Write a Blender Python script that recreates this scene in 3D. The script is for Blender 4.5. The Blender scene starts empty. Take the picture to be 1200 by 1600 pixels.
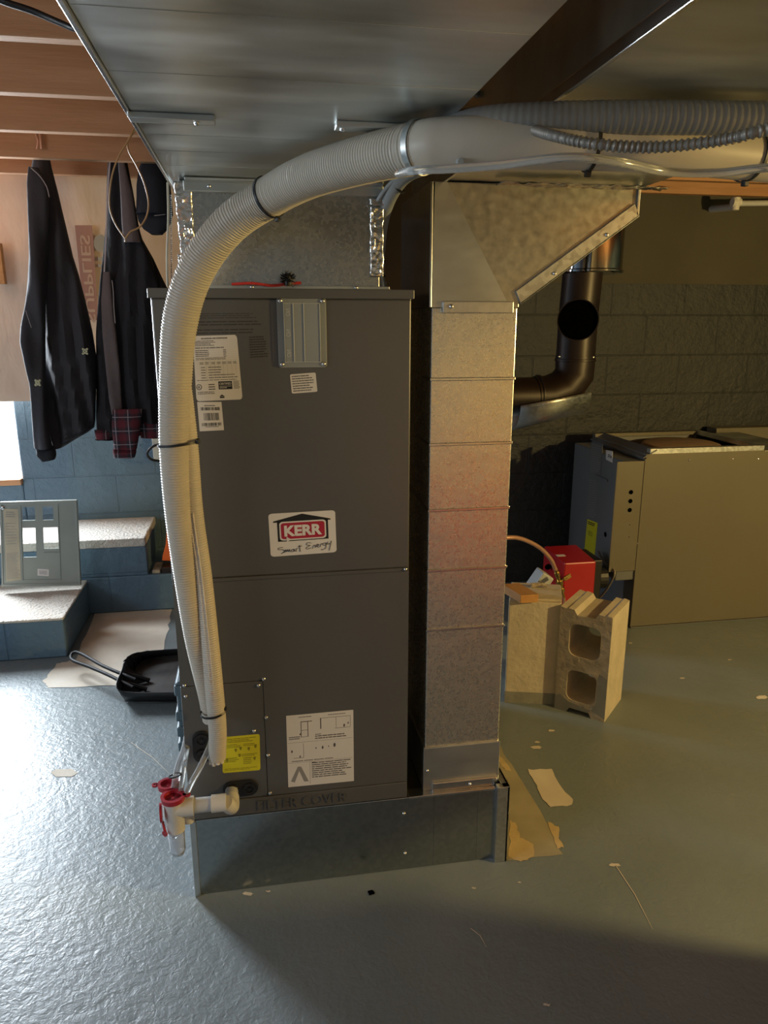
import bpy, math, random
from mathutils import Vector, noise
R = math.radians
PI = math.pi
random.seed(7)
sc = bpy.context.scene
COL = sc.collection

# ------------------------------------------------------------------ camera
CAM = Vector((0.1988, -1.5754, 1.3695)); YAW = .1709; PITCH = .2537; F = 1150.0
fwd = Vector((math.sin(YAW)*math.cos(PITCH), math.cos(YAW)*math.cos(PITCH), -math.sin(PITCH)))
rgt = Vector((math.cos(YAW), -math.sin(YAW), 0)); upv = rgt.cross(fwd)
cd = bpy.data.cameras.new('camera'); cam = bpy.data.objects.new('camera', cd); COL.objects.link(cam)
cam.location = CAM; cam.rotation_euler = (PI/2-PITCH, 0, -YAW)
cd.sensor_fit = 'VERTICAL'; cd.sensor_height = 32; cd.sensor_width = 24; cd.lens = 32*F/1600
cd.clip_start = .02; cd.clip_end = 100
sc.camera = cam

def P(px, py, ax, v):
    d = fwd + rgt*((px-600)/F) - upv*((py-800)/F)
    i = 'XYZ'.index(ax); t = (v-CAM[i])/d[i]
    return CAM + d*t

# ------------------------------------------------------------------ light and exposure
sc.view_settings.view_transform = 'Standard'; sc.view_settings.look = 'None'
sc.view_settings.gamma = 1; sc.view_settings.use_curve_mapping = False
sc.view_settings.exposure = 0.0
w = bpy.data.worlds.new('world'); sc.world = w; w.use_nodes = True
w.node_tree.nodes['Background'].inputs[0].default_value = (.78, .88, 1, 1)
w.node_tree.nodes['Background'].inputs[1].default_value = 1.2

def area(name, loc, target, sx, sy, power, color):
    l = bpy.data.lights.new(name, 'AREA'); l.shape = 'RECTANGLE'; l.size = sx; l.size_y = sy
    l.energy = power; l.color = color
    o = bpy.data.objects.new(name, l); COL.objects.link(o); o.location = loc
    o.rotation_euler = (Vector(target)-Vector(loc)).to_track_quat('-Z', 'Y').to_euler()
    return o
area('daylight_door', (-1.62, 2.62, 1.30), (-1.10, 1.0, .75), .8, 1.2, 168, (.82, .91, 1))
area('window_fill', (-2.42, -1.2, 1.45), (0, -.4, .8), 1.5, .65, 24, (.85, .93, 1))  # cool fill light at a window added in the left wall
LAMP = Vector((3.0, -1.12, 1.42))
bl = bpy.data.lights.new('lamp_light', 'POINT'); bl.energy = 175; bl.color = (1, .71, .25); bl.shadow_soft_size = .045
bo = bpy.data.objects.new('lamp_light', bl); COL.objects.link(bo); bo.location = LAMP

# ------------------------------------------------------------------ materials
def mat(name, col=(.5, .5, .5), rough=.5, metal=0, nscale=0, namt=0, bump=0, bscale=20, rvar=0, spec=.5, alpha=1, trans=0, col2=None, stretch=None, voro=False, coat=0, bdist=.01):
    m = bpy.data.materials.new(name); m.use_nodes = True; nt = m.node_tree; N = nt.nodes; L = nt.links
    b = N['Principled BSDF']
    b.inputs['Base Color'].default_value = (*col, 1); b.inputs['Roughness'].default_value = rough
    b.inputs['Metallic'].default_value = metal; b.inputs['Specular IOR Level'].default_value = spec
    b.inputs['Transmission Weight'].default_value = trans; b.inputs['Alpha'].default_value = alpha
    b.inputs['Coat Weight'].default_value = coat
    tc = N.new('ShaderNodeTexCoord'); mp = N.new('ShaderNodeMapping'); L.new(tc.outputs['Object'], mp.inputs[0])
    if stretch: mp.inputs['Scale'].default_value = stretch
    if nscale:
        if voro:
            n = N.new('ShaderNodeTexVoronoi'); n.inputs['Scale'].default_value = nscale; out = n.outputs['Color']
            bw = N.new('ShaderNodeRGBToBW'); L.new(out, bw.inputs[0]); out = bw.outputs[0]
        else:
            n = N.new('ShaderNodeTexNoise'); n.inputs['Scale'].default_value = nscale; n.inputs['Detail'].default_value = 6; out = n.outputs['Fac']
        L.new(mp.outputs[0], n.inputs['Vector'])
        if namt or col2:
            r = N.new('ShaderNodeValToRGB'); L.new(out, r.inputs[0])
            c2 = col2 if col2 else tuple(min(1, c*(1+namt)) for c in col)
            c1 = col if col2 else tuple(c*(1-namt) for c in col)
            r.color_ramp.elements[0].position = .3; r.color_ramp.elements[1].position = .7
            r.color_ramp.elements[0].color = (*c1, 1); r.color_ramp.elements[1].color = (*c2, 1)
            L.new(r.outputs[0], b.inputs['Base Color'])
        if rvar:
            mr = N.new('ShaderNodeMapRange'); L.new(out, mr.inputs[0]); mr.inputs[1].default_value = .3; mr.inputs[2].default_value = .7
            mr.inputs[3].default_value = rough-rvar; mr.inputs[4].default_value = rough+rvar
            L.new(mr.outputs[0], b.inputs['Roughness'])
    if bump:
        n2 = N.new('ShaderNodeTexNoise'); n2.inputs['Scale'].default_value = bscale; n2.inputs['Detail'].default_value = 5
        L.new(mp.outputs[0], n2.inputs['Vector'])
        bp = N.new('ShaderNodeBump'); bp.inputs['Strength'].default_value = bump; bp.inputs['Distance'].default_value = bdist
        L.new(n2.outputs['Fac'], bp.inputs['Height']); L.new(bp.outputs[0], b.inputs['Normal'])
    return m

def math_node(N, L, op, a, b=None):
    n = N.new('ShaderNodeMath'); n.operation = op
    for i, x in enumerate((a, b)):
        if x is None: continue
        if isinstance(x, (int, float)): n.inputs[i].default_value = x
        else: L.new(x, n.inputs[i])
    return n.outputs[0]

M = {}
M['cabinet'] = mat('cabinet_paint', (.135, .133, .131), .34, .35, bump=.05, bscale=6, rvar=.04, nscale=3, namt=.05)
M['cabinet_edge'] = mat('cabinet_groove', (.015, .015, .015), .6)
M['galv'] = mat('galvanized_steel', (.56, .58, .57), .38, .95, nscale=110, namt=.07, voro=True, rvar=.04, bump=.10, bscale=5)
M['galv_dull'] = mat('weathered_galvanized_steel', (.60, .63, .62), .36, .95, nscale=9, namt=.2, rvar=.08, bump=.2, bscale=5, stretch=(.45, 1.6, 1))
M['galv_spangle'] = mat('spangled_steel', (.58, .58, .56), .42, .92, nscale=140, namt=.035, voro=True, rvar=.02, bump=.12, bscale=5, stretch=(1, 1, .6))
M['galv_riser'] = mat('riser_steel', (.74, .72, .65), .30, .90, nscale=220, namt=.04, voro=True, rvar=.03, bump=.22, bscale=3.2, bdist=.02)
M['galv_boot'] = mat('mottled_steel', (.48, .47, .42), .36, .95, nscale=60, namt=.11, rvar=.05, bump=.2, bscale=5)
M['galv_bright'] = mat('bright_steel_edge', (.70, .71, .70), .25, 1, nscale=30, namt=.1)
M['chrome'] = mat('polished_stainless_steel', (.35, .33, .31), .1, 1)
M['galv_plinth'] = mat('smooth_galvanized_steel', (.42, .45, .455), .24, 1, nscale=90, namt=.05, voro=True, rvar=.03, bump=.08, bscale=4)
M['galv_plenum'] = mat('plenum_steel', (.52, .52, .49), .27, 1, nscale=160, namt=.035, voro=True, rvar=.02, bump=.06, bscale=4)
M['foil'] = mat('foil_tape', (.78, .78, .77), .2, 1, bump=.35, bscale=35, bdist=.01)
M['screw'] = mat('zinc_screw', (.8, .8, .8), .22, 1)
M['hose'] = mat('ribbed_ivory_plastic', (.55, .50, .42), .42, 0, nscale=12, namt=.06, spec=.4)
M['foam'] = mat('ivory_foam', (.72, .66, .57), .7, 0, nscale=30, namt=.1, bump=.4, bscale=60)
M['copper'] = mat('copper', (.72, .36, .2), .3, 1, nscale=10, namt=.15)
M['copper_pink'] = mat('dull_copper_tube', (.62, .36, .25), .45, .5, nscale=10, namt=.1)
M['brass'] = mat('brass', (.55, .40, .13), .28, 1, nscale=20, namt=.2)
M['grey_pvc'] = mat('grey_conduit', (.36, .39, .41), .3, 0, spec=.6, nscale=9, namt=.05)
M['grey_flex'] = mat('grey_flexible_conduit', (.21, .21, .20), .4, 0, nscale=9, namt=.08)
M['armor'] = mat('armored_cable', (.28, .26, .23), .5, .5, nscale=20, namt=.1)
M['black'] = mat('black_plastic', (.012, .012, .014), .45, 0)
M['black_rubber'] = mat('matte_black_coating', (.006, .006, .007), .6, spec=.3)
M['black_gloss'] = mat('black_glossy_paint', (.012, .012, .013), .42, 0, nscale=14, namt=.3, bump=.2, bscale=25)
M['scoop'] = mat('worn_black_metal', (.018, .018, .019), .42, .2, nscale=8, col2=(.11, .105, .10), bump=.15, bscale=25)
M['white_pvc'] = mat('white_pvc', (.66, .64, .60), .35, 0, nscale=9, namt=.04)
M['lgrey_pvc'] = mat('light_grey_pvc', (.50, .51, .52), .3, 0, nscale=9, namt=.04)
M['trap_red'] = mat('red_cap_plastic', (.38, .022, .04), .32, 0, nscale=9, namt=.1)
M['clear'] = mat('clear_plastic', (.90, .93, .97), .06, 0, trans=.82, spec=.5)
M['clear_tube'] = mat('milky_vinyl_tube', (.80, .82, .82), .12, 0, trans=.75)
M['cover_plastic'] = mat('translucent_cover_plastic', (.30, .32, .32), .28, .15, nscale=6, namt=.1)
M['cover_rib'] = mat('pale_plastic_rib', (.55, .57, .56), .3, 0)
M['label_white'] = mat('white_sticker', (.70, .67, .64), .55)
M['label_kerr'] = mat('badge_white', (.74, .72, .70), .4)
M['label_yellow'] = mat('yellow_sticker', (.66, .62, .02), .5)
M['ink'] = mat('black_ink', (.012, .012, .013), .5)
M['ink_soft'] = mat('fine_print', (.10, .095, .09), .6)
M['ink_mid'] = mat('light_print', (.27, .26, .25), .6)
M['ink_olive'] = mat('print_on_yellow', (.25, .24, .01), .6)
M['ink_dark'] = mat('print_on_cabinet', (.045, .043, .042), .6)
M['kerr_red'] = mat('badge_red', (.42, .02, .05), .4)
M['red_wire'] = mat('red_wire_jacket', (.6, .05, .04), .35)
M['wood'] = mat('joist_lumber', (.40, .19, .085), .62, 0, nscale=3, col2=(.52, .28, .14), stretch=(.6, 6, 6), bump=.15, bscale=18)
M['wood_pale'] = mat('cut_pine', (.62, .42, .22), .6, 0, nscale=4, col2=(.72, .52, .30), stretch=(1, 8, 8), bump=.1, bscale=20)
M['wood_orange'] = mat('orange_wood_offcut', (.45, .22, .07), .55, 0, nscale=4, col2=(.58, .31, .11), stretch=(8, 1, 8))
M['brown_pipe'] = mat('brown_enamel_pipe', (.022, .013, .010), .40, .2, nscale=4, namt=.2)
M['hole_spot'] = mat('hole_and_spot_black', (.0015, .0015, .0015), 1, spec=0)  # shade inside openings painted flat black; also a small floor spot
M['furnace_beige'] = mat('furnace_beige_paint', (.165, .150, .112), .42, .1, nscale=2, namt=.05, bump=.03, bscale=5)
M['furnace_grey'] = mat('furnace_grey_panel', (.17, .18, .19), .45, .1, nscale=3, namt=.06)
M['tan'] = mat('tan_disc', (.36, .25, .17), .7, 0, nscale=8, namt=.1)
M['red_box'] = mat('burner_red_paint', (.45, .015, .02), .35, 0, nscale=4, namt=.1)
M['concrete'] = mat('raw_concrete', (.50, .44, .33), .88, 0, nscale=14, col2=(.62, .55, .42), bump=.5, bscale=60, bdist=.006)
M['concrete_rough'] = mat('rough_block_face', (.35, .31, .24), .92, 0, nscale=25, col2=(.55, .47, .35), bump=1, bscale=55, bdist=.012)
M['concrete_grey'] = mat('grey_concrete', (.25, .25, .22), .85, 0, nscale=20, namt=.1, bump=.2, bscale=60)
M['patch'] = mat('bare_concrete_patch', (.62, .54, .43), .85, 0, nscale=7, col2=(.72, .66, .56), bump=.25, bscale=50, bdist=.004)
M['step_top'] = mat('rough_unpainted_step_top', (.60, .55, .48), .95, 0, nscale=45, col2=(.70, .65, .58), bump=1, bscale=80, bdist=.01)
M['patch_yellow'] = mat('exposed_concrete_beside_plinth', (.50, .37, .17), .8, 0, nscale=9, col2=(.62, .48, .26), bump=.5, bscale=50, bdist=.004)
M['patch_tan'] = mat('worn_tan_floor_strip', (.36, .32, .22), .6, 0, nscale=9, namt=.15, bump=.2, bscale=40, bdist=.004)
M['tote_red'] = mat('added_tote_plastic', (.62, .10, .07), .5)
M['plywood'] = mat('added_gold_plywood', (.66, .52, .27), .6, 0, nscale=2.5, namt=.12, stretch=(1, 1, .2))
M['orange'] = mat('orange_plastic', (.85, .17, .03), .45)
M['teal'] = mat('slate_blue_plastic', (.10, .145, .17), .4, 0, nscale=5, namt=.1)
M['panel_grey'] = mat('grey_panel_paint', (.30, .33, .30), .5, .1, nscale=6, namt=.08)
M['paper_old'] = mat('aged_paper', (.50, .45, .33), .7, 0, nscale=12, namt=.1)
M['ceramic'] = mat('white_box_plastic', (.55, .57, .56), .4)
M['subfloor'] = mat('subfloor_boards', (.20, .10, .05), .8, 0, nscale=4, namt=.3, stretch=(1, 6, 1))
M['paint_white'] = mat('plain_wall_paint', (.20, .21, .22), .8, 0, nscale=3, namt=.1)
M['outdoor'] = mat('whitewashed_stairwell', (.8, .8, .78), .85, 0, nscale=30, namt=.1, bump=.6, bscale=30)
M['jacket'] = mat('charcoal_softshell', (.032, .031, .038), .8, 0, nscale=4, namt=.2, bump=.35, bscale=14, bdist=.02)
M['jacket_quilt'] = mat('black_quilted_nylon', (.012, .012, .016), .85, 0, nscale=4, namt=.2, bump=.5, bscale=18, bdist=.02)
M['lining'] = mat('taupe_lining', (.12, .095, .095), .8, 0, nscale=6, namt=.15, bump=.3, bscale=16, bdist=.02)
M['cap'] = mat('navy_cap_fabric', (.012, .014, .022), .85, 0, nscale=6, namt=.1)
M['piping'] = mat('light_piping', (.34, .31, .31), .6)
M['logo'] = mat('pale_embroidery', (.55, .55, .36), .7)
M['tan_wire'] = mat('tan_wire', (.42, .25, .11), .4)
M['zip'] = mat('light_zipper', (.55, .5, .52), .4)
M['bulb'] = mat('lamp_glass', (1, .8, .5), .3)
b = M['bulb'].node_tree.nodes['Principled BSDF']; b.inputs['Emission Color'].default_value = (1, .7, .3, 1); b.inputs['Emission Strength'].default_value = 12
M['glass'] = mat('window_glass', (.95, .98, 1), .02, 0, trans=1)
M['stain_pink'] = mat('printed_band_on_sheeting', (.36, .20, .16), .75)
M['stain_grey'] = mat('grey_print_on_sheeting', (.33, .32, .27), .75)
M['pale_print'] = mat('pale_letters_on_sheeting', (.50, .36, .27), .75)

def plaid():
    m = mat('red_plaid_flannel', (.12, .015, .025), .9); nt = m.node_tree; N = nt.nodes; L = nt.links
    tc = N.new('ShaderNodeTexCoord'); sp = N.new('ShaderNodeSeparateXYZ'); L.new(tc.outputs['Object'], sp.inputs[0])
    def stripe(src, per, wd, off=0):
        a = math_node(N, L, 'ADD', src, off+10); a = math_node(N, L, 'MODULO', a, per)
        return math_node(N, L, 'LESS_THAN', a, wd)
    br = math_node(N, L, 'ADD', stripe(sp.outputs[0], .052, .026), stripe(sp.outputs[2], .056, .028))
    br = math_node(N, L, 'MULTIPLY', br, .5)
    th = math_node(N, L, 'MAXIMUM', stripe(sp.outputs[0], .052, .003, .014), stripe(sp.outputs[2], .056, .003, .016))
    mx = N.new('ShaderNodeMix'); mx.data_type = 'RGBA'; L.new(br, mx.inputs[0])
    mx.inputs[6].default_value = (.022, .02, .03, 1); mx.inputs[7].default_value = (.12, .015, .025, 1)
    m2 = N.new('ShaderNodeMix'); m2.data_type = 'RGBA'; L.new(th, m2.inputs[0]); L.new(mx.outputs[2], m2.inputs[6]); m2.inputs[7].default_value = (.26, .22, .24, 1)
    L.new(m2.outputs[2], N['Principled BSDF'].inputs['Base Color'])
    return m
M['plaid'] = plaid()

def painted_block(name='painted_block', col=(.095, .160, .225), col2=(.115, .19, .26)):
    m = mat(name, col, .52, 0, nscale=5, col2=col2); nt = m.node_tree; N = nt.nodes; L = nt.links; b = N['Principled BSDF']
    tc = N.new('ShaderNodeTexCoord'); sp = N.new('ShaderNodeSeparateXYZ'); L.new(tc.outputs['Object'], sp.inputs[0])
    cb = N.new('ShaderNodeCombineXYZ')
    xy = math_node(N, L, 'ADD', sp.outputs[0], sp.outputs[1])
    L.new(xy, cb.inputs[0]); L.new(sp.outputs[2], cb.inputs[1])
    br = N.new('ShaderNodeTexBrick'); L.new(cb.outputs[0], br.inputs['Vector'])
    br.inputs['Scale'].default_value = 1; br.inputs['Brick Width'].default_value = .4; br.inputs['Row Height'].default_value = .2
    br.inputs['Mortar Size'].default_value = .004; br.inputs['Mortar Smooth'].default_value = .5; br.offset = .5
    n = N.new('ShaderNodeTexNoise'); n.inputs['Scale'].default_value = 22; n.inputs['Detail'].default_value = 7
    n.inputs['Roughness'].default_value = .6
    L.new(tc.outputs['Object'], n.inputs['Vector'])
    h = math_node(N, L, 'SUBTRACT', n.outputs['Fac'], math_node(N, L, 'MULTIPLY', br.outputs['Fac'], .5))
    bp = N.new('ShaderNodeBump'); bp.inputs['Strength'].default_value = .8; bp.inputs['Distance'].default_value = .014
    L.new(h, bp.inputs['Height']); L.new(bp.outputs[0], b.inputs['Normal'])
    return m
M['block'] = painted_block()

def sheeting():
    m = mat('tan_vapour_sheeting', (.60, .48, .38), .55, 0, nscale=2.5, col2=(.74, .62, .51)); nt = m.node_tree; N = nt.nodes; L = nt.links; b = N['Principled BSDF']
    tc = N.new('ShaderNodeTexCoord'); mp = N.new('ShaderNodeMapping'); L.new(tc.outputs['Object'], mp.inputs[0]); mp.inputs['Scale'].default_value = (3.2, 1, 1.1)
    mp.inputs['Rotation'].default_value = (0, .35, 0)
    n = N.new('ShaderNodeTexNoise'); n.inputs['Scale'].default_value = 2.2; n.inputs['Detail'].default_value = 4; n.inputs['Distortion'].default_value = .3
    L.new(mp.outputs[0], n.inputs['Vector'])
    bp = N.new('ShaderNodeBump'); bp.inputs['Strength'].default_value = .4; bp.inputs['Distance'].default_value = .035
    L.new(n.outputs['Fac'], bp.inputs['Height']); L.new(bp.outputs[0], b.inputs['Normal'])
    return m
M['sheeting'] = sheeting()
M['wall_olive'] = mat('olive_insulation_facing', (.062, .056, .040), .8, 0, nscale=3, col2=(.08, .072, .050), bump=.3, bscale=4, bdist=.03)
M['block_dark'] = painted_block('darker_block', (.022, .026, .029), (.030, .034, .036))  # same block texture with a darker base colour

def floor_mat():
    m = mat('blue_grey_floor_paint', (.215, .25, .26), .3, 0, nscale=3, col2=(.18, .215, .22), spec=.5); nt = m.node_tree; N = nt.nodes; L = nt.links; b = N['Principled BSDF']
    tc = N.new('ShaderNodeTexCoord')
    n = N.new('ShaderNodeTexNoise'); n.inputs['Scale'].default_value = 26; n.inputs['Detail'].default_value = 4; n.inputs['Roughness'].default_value = .55
    n.inputs['Distortion'].default_value = .6
    n1 = N.new('ShaderNodeTexNoise'); n1.inputs['Scale'].default_value = 75; n1.inputs['Detail'].default_value = 3; n1.inputs['Distortion'].default_value = .8
    n2 = N.new('ShaderNodeTexNoise'); n2.inputs['Scale'].default_value = 2.2; n2.inputs['Detail'].default_value = 3
    for q in (n, n1, n2): L.new(tc.outputs['Object'], q.inputs['Vector'])
    h = math_node(N, L, 'ADD', n.outputs['Fac'], math_node(N, L, 'MULTIPLY', n1.outputs['Fac'], .55))
    h = math_node(N, L, 'ADD', h, math_node(N, L, 'MULTIPLY', n2.outputs['Fac'], 2.0))
    bp = N.new('ShaderNodeBump'); bp.inputs['Strength'].default_value = .42; bp.inputs['Distance'].default_value = .006
    L.new(h, bp.inputs['Height']); L.new(bp.outputs[0], b.inputs['Normal'])
    mr = N.new('ShaderNodeMapRange'); L.new(n2.outputs['Fac'], mr.inputs[0]); mr.inputs[1].default_value = .3; mr.inputs[2].default_value = .7
    mr.inputs[3].default_value = .33; mr.inputs[4].default_value = .45; L.new(mr.outputs[0], b.inputs['Roughness'])
    return m
M['floor'] = floor_mat()

# ------------------------------------------------------------------ mesh builder
class MB:
    def __init__(s): s.v = []; s.f = []; s.m = []; s.cur = 0
    def add(s, vs, fs):
        o = len(s.v); s.v += [Vector(v) for v in vs]; s.f += [tuple(i+o for i in f) for f in fs]; s.m += [s.cur]*len(fs); return s
    def box(s, x0, x1, y0, y1, z0, z1):
        vs = [(x, y, z) for x in (x0, x1) for y in (y0, y1) for z in (z0, z1)]
        return s.add(vs, [(0, 1, 3, 2), (4, 6, 7, 5), (0, 4, 5, 1), (2, 3, 7, 6), (0, 2, 6, 4), (1, 5, 7, 3)])
    def obox(s, c, ax, ay, az):          # oriented box from centre and half axes
        c = Vector(c); ax = Vector(ax); ay = Vector(ay); az = Vector(az)
        vs = [c+ax*i+ay*j+az*k for i in (-1, 1) for j in (-1, 1) for k in (-1, 1)]
        return s.add(vs, [(0, 1, 3, 2), (4, 6, 7, 5), (0, 4, 5, 1), (2, 3, 7, 6), (0, 2, 6, 4), (1, 5, 7, 3)])
    def prism(s, poly, off):             # 3D polygon extruded by a vector
        n = len(poly); off = Vector(off); a = [Vector(p) for p in poly]
        return s.add(a+[p+off for p in a], [tuple(range(n)), tuple(range(2*n-1, n-1, -1))]+[(i, (i+1) % n, n+(i+1) % n, n+i) for i in range(n)])
    def poly(s, pts): return s.add(pts, [tuple(range(len(pts)))])
    def tube(s, pts, r, n=12, cap=True, rf=None, flat=None):
        pts = [Vector(p) for p in pts]; rings = []; t0 = None; nn = None
        for i, p in enumerate(pts):
            t = (pts[min(i+1, len(pts)-1)]-pts[max(i-1, 0)]).normalized()
            if nn is None:
                a = Vector((0, 0, 1)) if abs(t.z) < .9 else Vector((1, 0, 0)); nn = a.cross(t).normalized()
            else: nn = (nn-t*nn.dot(t)).normalized()
            bb = t.cross(nn); rr = rf(i) if rf else r
            rings.append([p+(nn*math.cos(2*PI*k/n)+bb*math.sin(2*PI*k/n))*rr for k in range(n)])
        return s.loft(rings, cap)
    def loft(s, rings, cap=True):
        n = len(rings[0]); vs = [v for q in rings for v in q]; fs = []
        for i in range(len(rings)-1):
            for k in range(n): fs.append((i*n+k, i*n+(k+1) % n, (i+1)*n+(k+1) % n, (i+1)*n+k))
        if cap: fs.append(tuple(range(n-1, -1, -1))); fs.append(tuple((len(rings)-1)*n+k for k in range(n)))
        return s.add(vs, fs)
    def lathe(s, c, axis, prof, n=32, cap=True):     # prof: (distance along axis, radius)
        c = Vector(c); a = Vector(axis).normalized(); u = a.cross(Vector((0, 0, 1)) if abs(a.z) < .9 else Vector((1, 0, 0))).normalized(); v = a.cross(u)
        return s.loft([[c+a*d+(u*math.cos(2*PI*k/n)+v*math.sin(2*PI*k/n))*r for k in range(n)] for d, r in prof], cap)
    def build(s, name, m, parent=None, smooth=False, bevel=0, seg=2, origin=None):
        if parent is not None:
            org = Vector((0, 0, 0)); q = parent
            while q: org += Vector(q.location); q = q.parent
            if origin is not None: pass
        else:
            xs = [v.x for v in s.v]; ys = [v.y for v in s.v]; zs = [v.z for v in s.v]
            org = Vector(((min(xs)+max(xs))/2, (min(ys)+max(ys))/2, min(zs))) if origin is None else Vector(origin)
        me = bpy.data.meshes.new(name); me.from_pydata([v-org for v in s.v], [], s.f)
        for mm in (m if isinstance(m, (list, tuple)) else [m]): me.materials.append(mm)
        me.polygons.foreach_set('material_index', s.m)
        import bmesh
        bm = bmesh.new(); bm.from_mesh(me); bmesh.ops.recalc_face_normals(bm, faces=bm.faces); bm.to_mesh(me); bm.free()
        o = bpy.data.objects.new(name, me); COL.objects.link(o)
        if parent is not None: o.parent = parent
        else: o.location = org
        if smooth:
            for p in me.polygons: p.use_smooth = True
            try: me.set_sharp_from_angle(angle=R(42))
            except Exception: pass
        if bevel:
            bv = o.modifiers.new('bevel', 'BEVEL'); bv.width = bevel; bv.segments = seg; bv.limit_method = 'ANGLE'; bv.angle_limit = R(40)
        return o

def tag(o, label=None, cat=None, group=None, kind=None):
    if label: o['label'] = label
    if cat: o['category'] = cat
    if group: o['group'] = group
    if kind: o['kind'] = kind
    return o
def thing(name, label, cat, loc=(0, 0, 0), group=None):
    o = bpy.data.objects.new(name, None); COL.objects.link(o); o.location = loc; o.empty_display_size = .1
    return tag(o, label, cat, group)
def struct(o): o['kind'] = 'structure'; return o
def copy_tree(o, off, parent=None):
    c = o.copy(); COL.objects.link(c)
    if parent is not None: c.parent = parent
    else: c.location = Vector(o.location)+Vector(off)
    for ch in [x for x in COL.objects if x.parent == o]: copy_tree(ch, off, c)
    return c
def spline(pts, step=.01):
    pts = [Vector(p) for p in pts]; out = []
    q = [pts[0]*2-pts[1]]+pts+[pts[-1]*2-pts[-2]]
    for i in range(1, len(q)-2):
        a, b, c, d = q[i-1:i+3]; n = max(2, int((c-b).length/step))
        for k in range(n):
            t = k/n
            out.append(.5*((2*b)+(c-a)*t+(2*a-5*b+4*c-d)*t*t+(3*b-a-3*c+d)*t**3))
    out.append(pts[-1]); return out
def resample(pts, step):
    L = [0]
    for i in range(1, len(pts)): L.append(L[-1]+(pts[i]-pts[i-1]).length)
    n = max(2, int(L[-1]/step)); out = []; j = 0
    for k in range(n+1):
        s_ = L[-1]*k/n
        while j < len(L)-2 and L[j+1] < s_: j += 1
        t = (s_-L[j])/max(1e-9, L[j+1]-L[j]); out.append(pts[j].lerp(pts[j+1], min(1, t)))
    return out
def ribbed(mb, pts, rad, pitch=.005, depth=.0016, n=28, from_=0):
    
    p = resample(spline(pts, .01), pitch/4); N_ = len(p)
    prof = (0, 1, 1, 0)
    def rf(i):
        r = rad(i/(N_-1)) if callable(rad) else rad
        return r-depth*(1-prof[i % 4])*(0 if i/(N_-1) < from_ else 1)
    mb.tube(p, 0, n, True, rf); return mb
def rrect(w_, h_, r, n=5, cx=0, cy=0):
    out = []
    for (sx, sy, a0) in ((1, 1, 0), (-1, 1, 90), (-1, -1, 180), (1, -1, 270)):
        for k in range(n+1):
            a = R(a0+90*k/n); out.append((cx+sx*(w_/2-r)+r*math.cos(a), cy+sy*(h_/2-r)+r*math.sin(a)))
    return out
def glyphs(s_, bold=0, shear=0):
    cu = bpy.data.curves.new('t', 'FONT'); cu.body = s_; cu.offset = bold; cu.shear = shear; cu.resolution_u = 3
    ob = bpy.data.objects.new('t', cu); COL.objects.link(ob)
    dg = bpy.context.evaluated_depsgraph_get(); me = bpy.data.meshes.new_from_object(ob.evaluated_get(dg))
    vs = [tuple(v.co) for v in me.vertices]; fs = [tuple(p.vertices) for p in me.polygons]
    bpy.data.objects.remove(ob); bpy.data.curves.remove(cu); bpy.data.meshes.remove(me)
    x0 = min(v[0] for v in vs); x1 = max(v[0] for v in vs); y0 = min(v[1] for v in vs); y1 = max(v[1] for v in vs)
    return [((v[0]-x0)/(x1-x0), (v[1]-y0)/(y1-y0)) for v in vs], fs
class Quad:                                   # maps u (right), v (up) of a small label to the surface it sticks to
    def __init__(s, c, nrm): s.c = [Vector(q) for q in c]; s.n = Vector(nrm)   # TL TR BR BL
    def __call__(s, u, v, h=0):
        return (s.c[3]*(1-u)+s.c[2]*u)*(1-v)+(s.c[0]*(1-u)+s.c[1]*u)*v+s.n*h
    def rect(s, mb, u0, u1, v0, v1, h=.0006): mb.poly([s(u0, v0, h), s(u1, v0, h), s(u1, v1, h), s(u0, v1, h)])
    def text(s, mb, t, u0, u1, v0, v1, h=.0008, bold=0, shear=0, flip=False):
        vs, fs = glyphs(t, bold, shear)
        mb.add([s(u0+(u1-u0)*(1-a if flip else a), v0+(v1-v0)*b_, h) for a, b_ in vs], fs)
    def lines(s, mb, u0, u1, v0, v1, n, h=.0006, fill=.45, rnd=True):
        d = (v1-v0)/n
        for i in range(n):
            u = u0; e = u1-(random.random()*.25*(u1-u0) if rnd else 0); v = v1-(i+.5)*d
            while u < e-.01:
                wl = min(e-u, random.uniform(.04, .16)*(u1-u0)*1.5)
                s.rect(mb, u, u+wl, v-d*fill/2, v+d*fill/2, h); u += wl+.015*(u1-u0)
def FQ(c, y=0):                               # label on a plane facing the camera side
    return Quad([P(a, b_, 'Y', y) for a, b_ in c], (0, -1, 0))
def screw_mb(c, nrm=(0, -1, 0), r=.005):
    mb = MB(); mb.lathe(c, nrm, [(0, r), (.0012, r), (.0035, r*.62), (.004, r*.3)], 12); return mb

# ================================================================== SETTING
m = MB(); NX, NY = 1, 1
m.box(-2.5, 4.8, -4.2, 2.45, -.12, 0)
def blob(mb, pts, z, jit=.012, sub=5, seed=0):
    out = []; rng = random.Random(seed); n = len(pts)
    for i in range(n):
        a = Vector(pts[i]); b_ = Vector(pts[(i+1) % n])
        for k in range(sub):
            p = a.lerp(b_, k/sub); out.append(Vector((p.x+rng.uniform(-jit, jit), p.y+rng.uniform(-jit, jit), z)))
    mb.poly(out)
fl = [P(*q, 'Z', 0) for q in ((150, 958), (268, 952), (262, 990), (245, 1068), (200, 1071), (75, 1075), (68, 1064), (88, 1038), (118, 1030))]
m.cur = 1; blob(m, fl, .0015, .006, 6, 1)
fl = [P(*q, 'Z', 0) for q in ((824, 1203), (862, 1202), (872, 1225), (896, 1250), (893, 1259), (860, 1262), (848, 1250), (838, 1228))]
blob(m, fl, .0015, .003, 4, 2)
m.cur = 3
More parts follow.
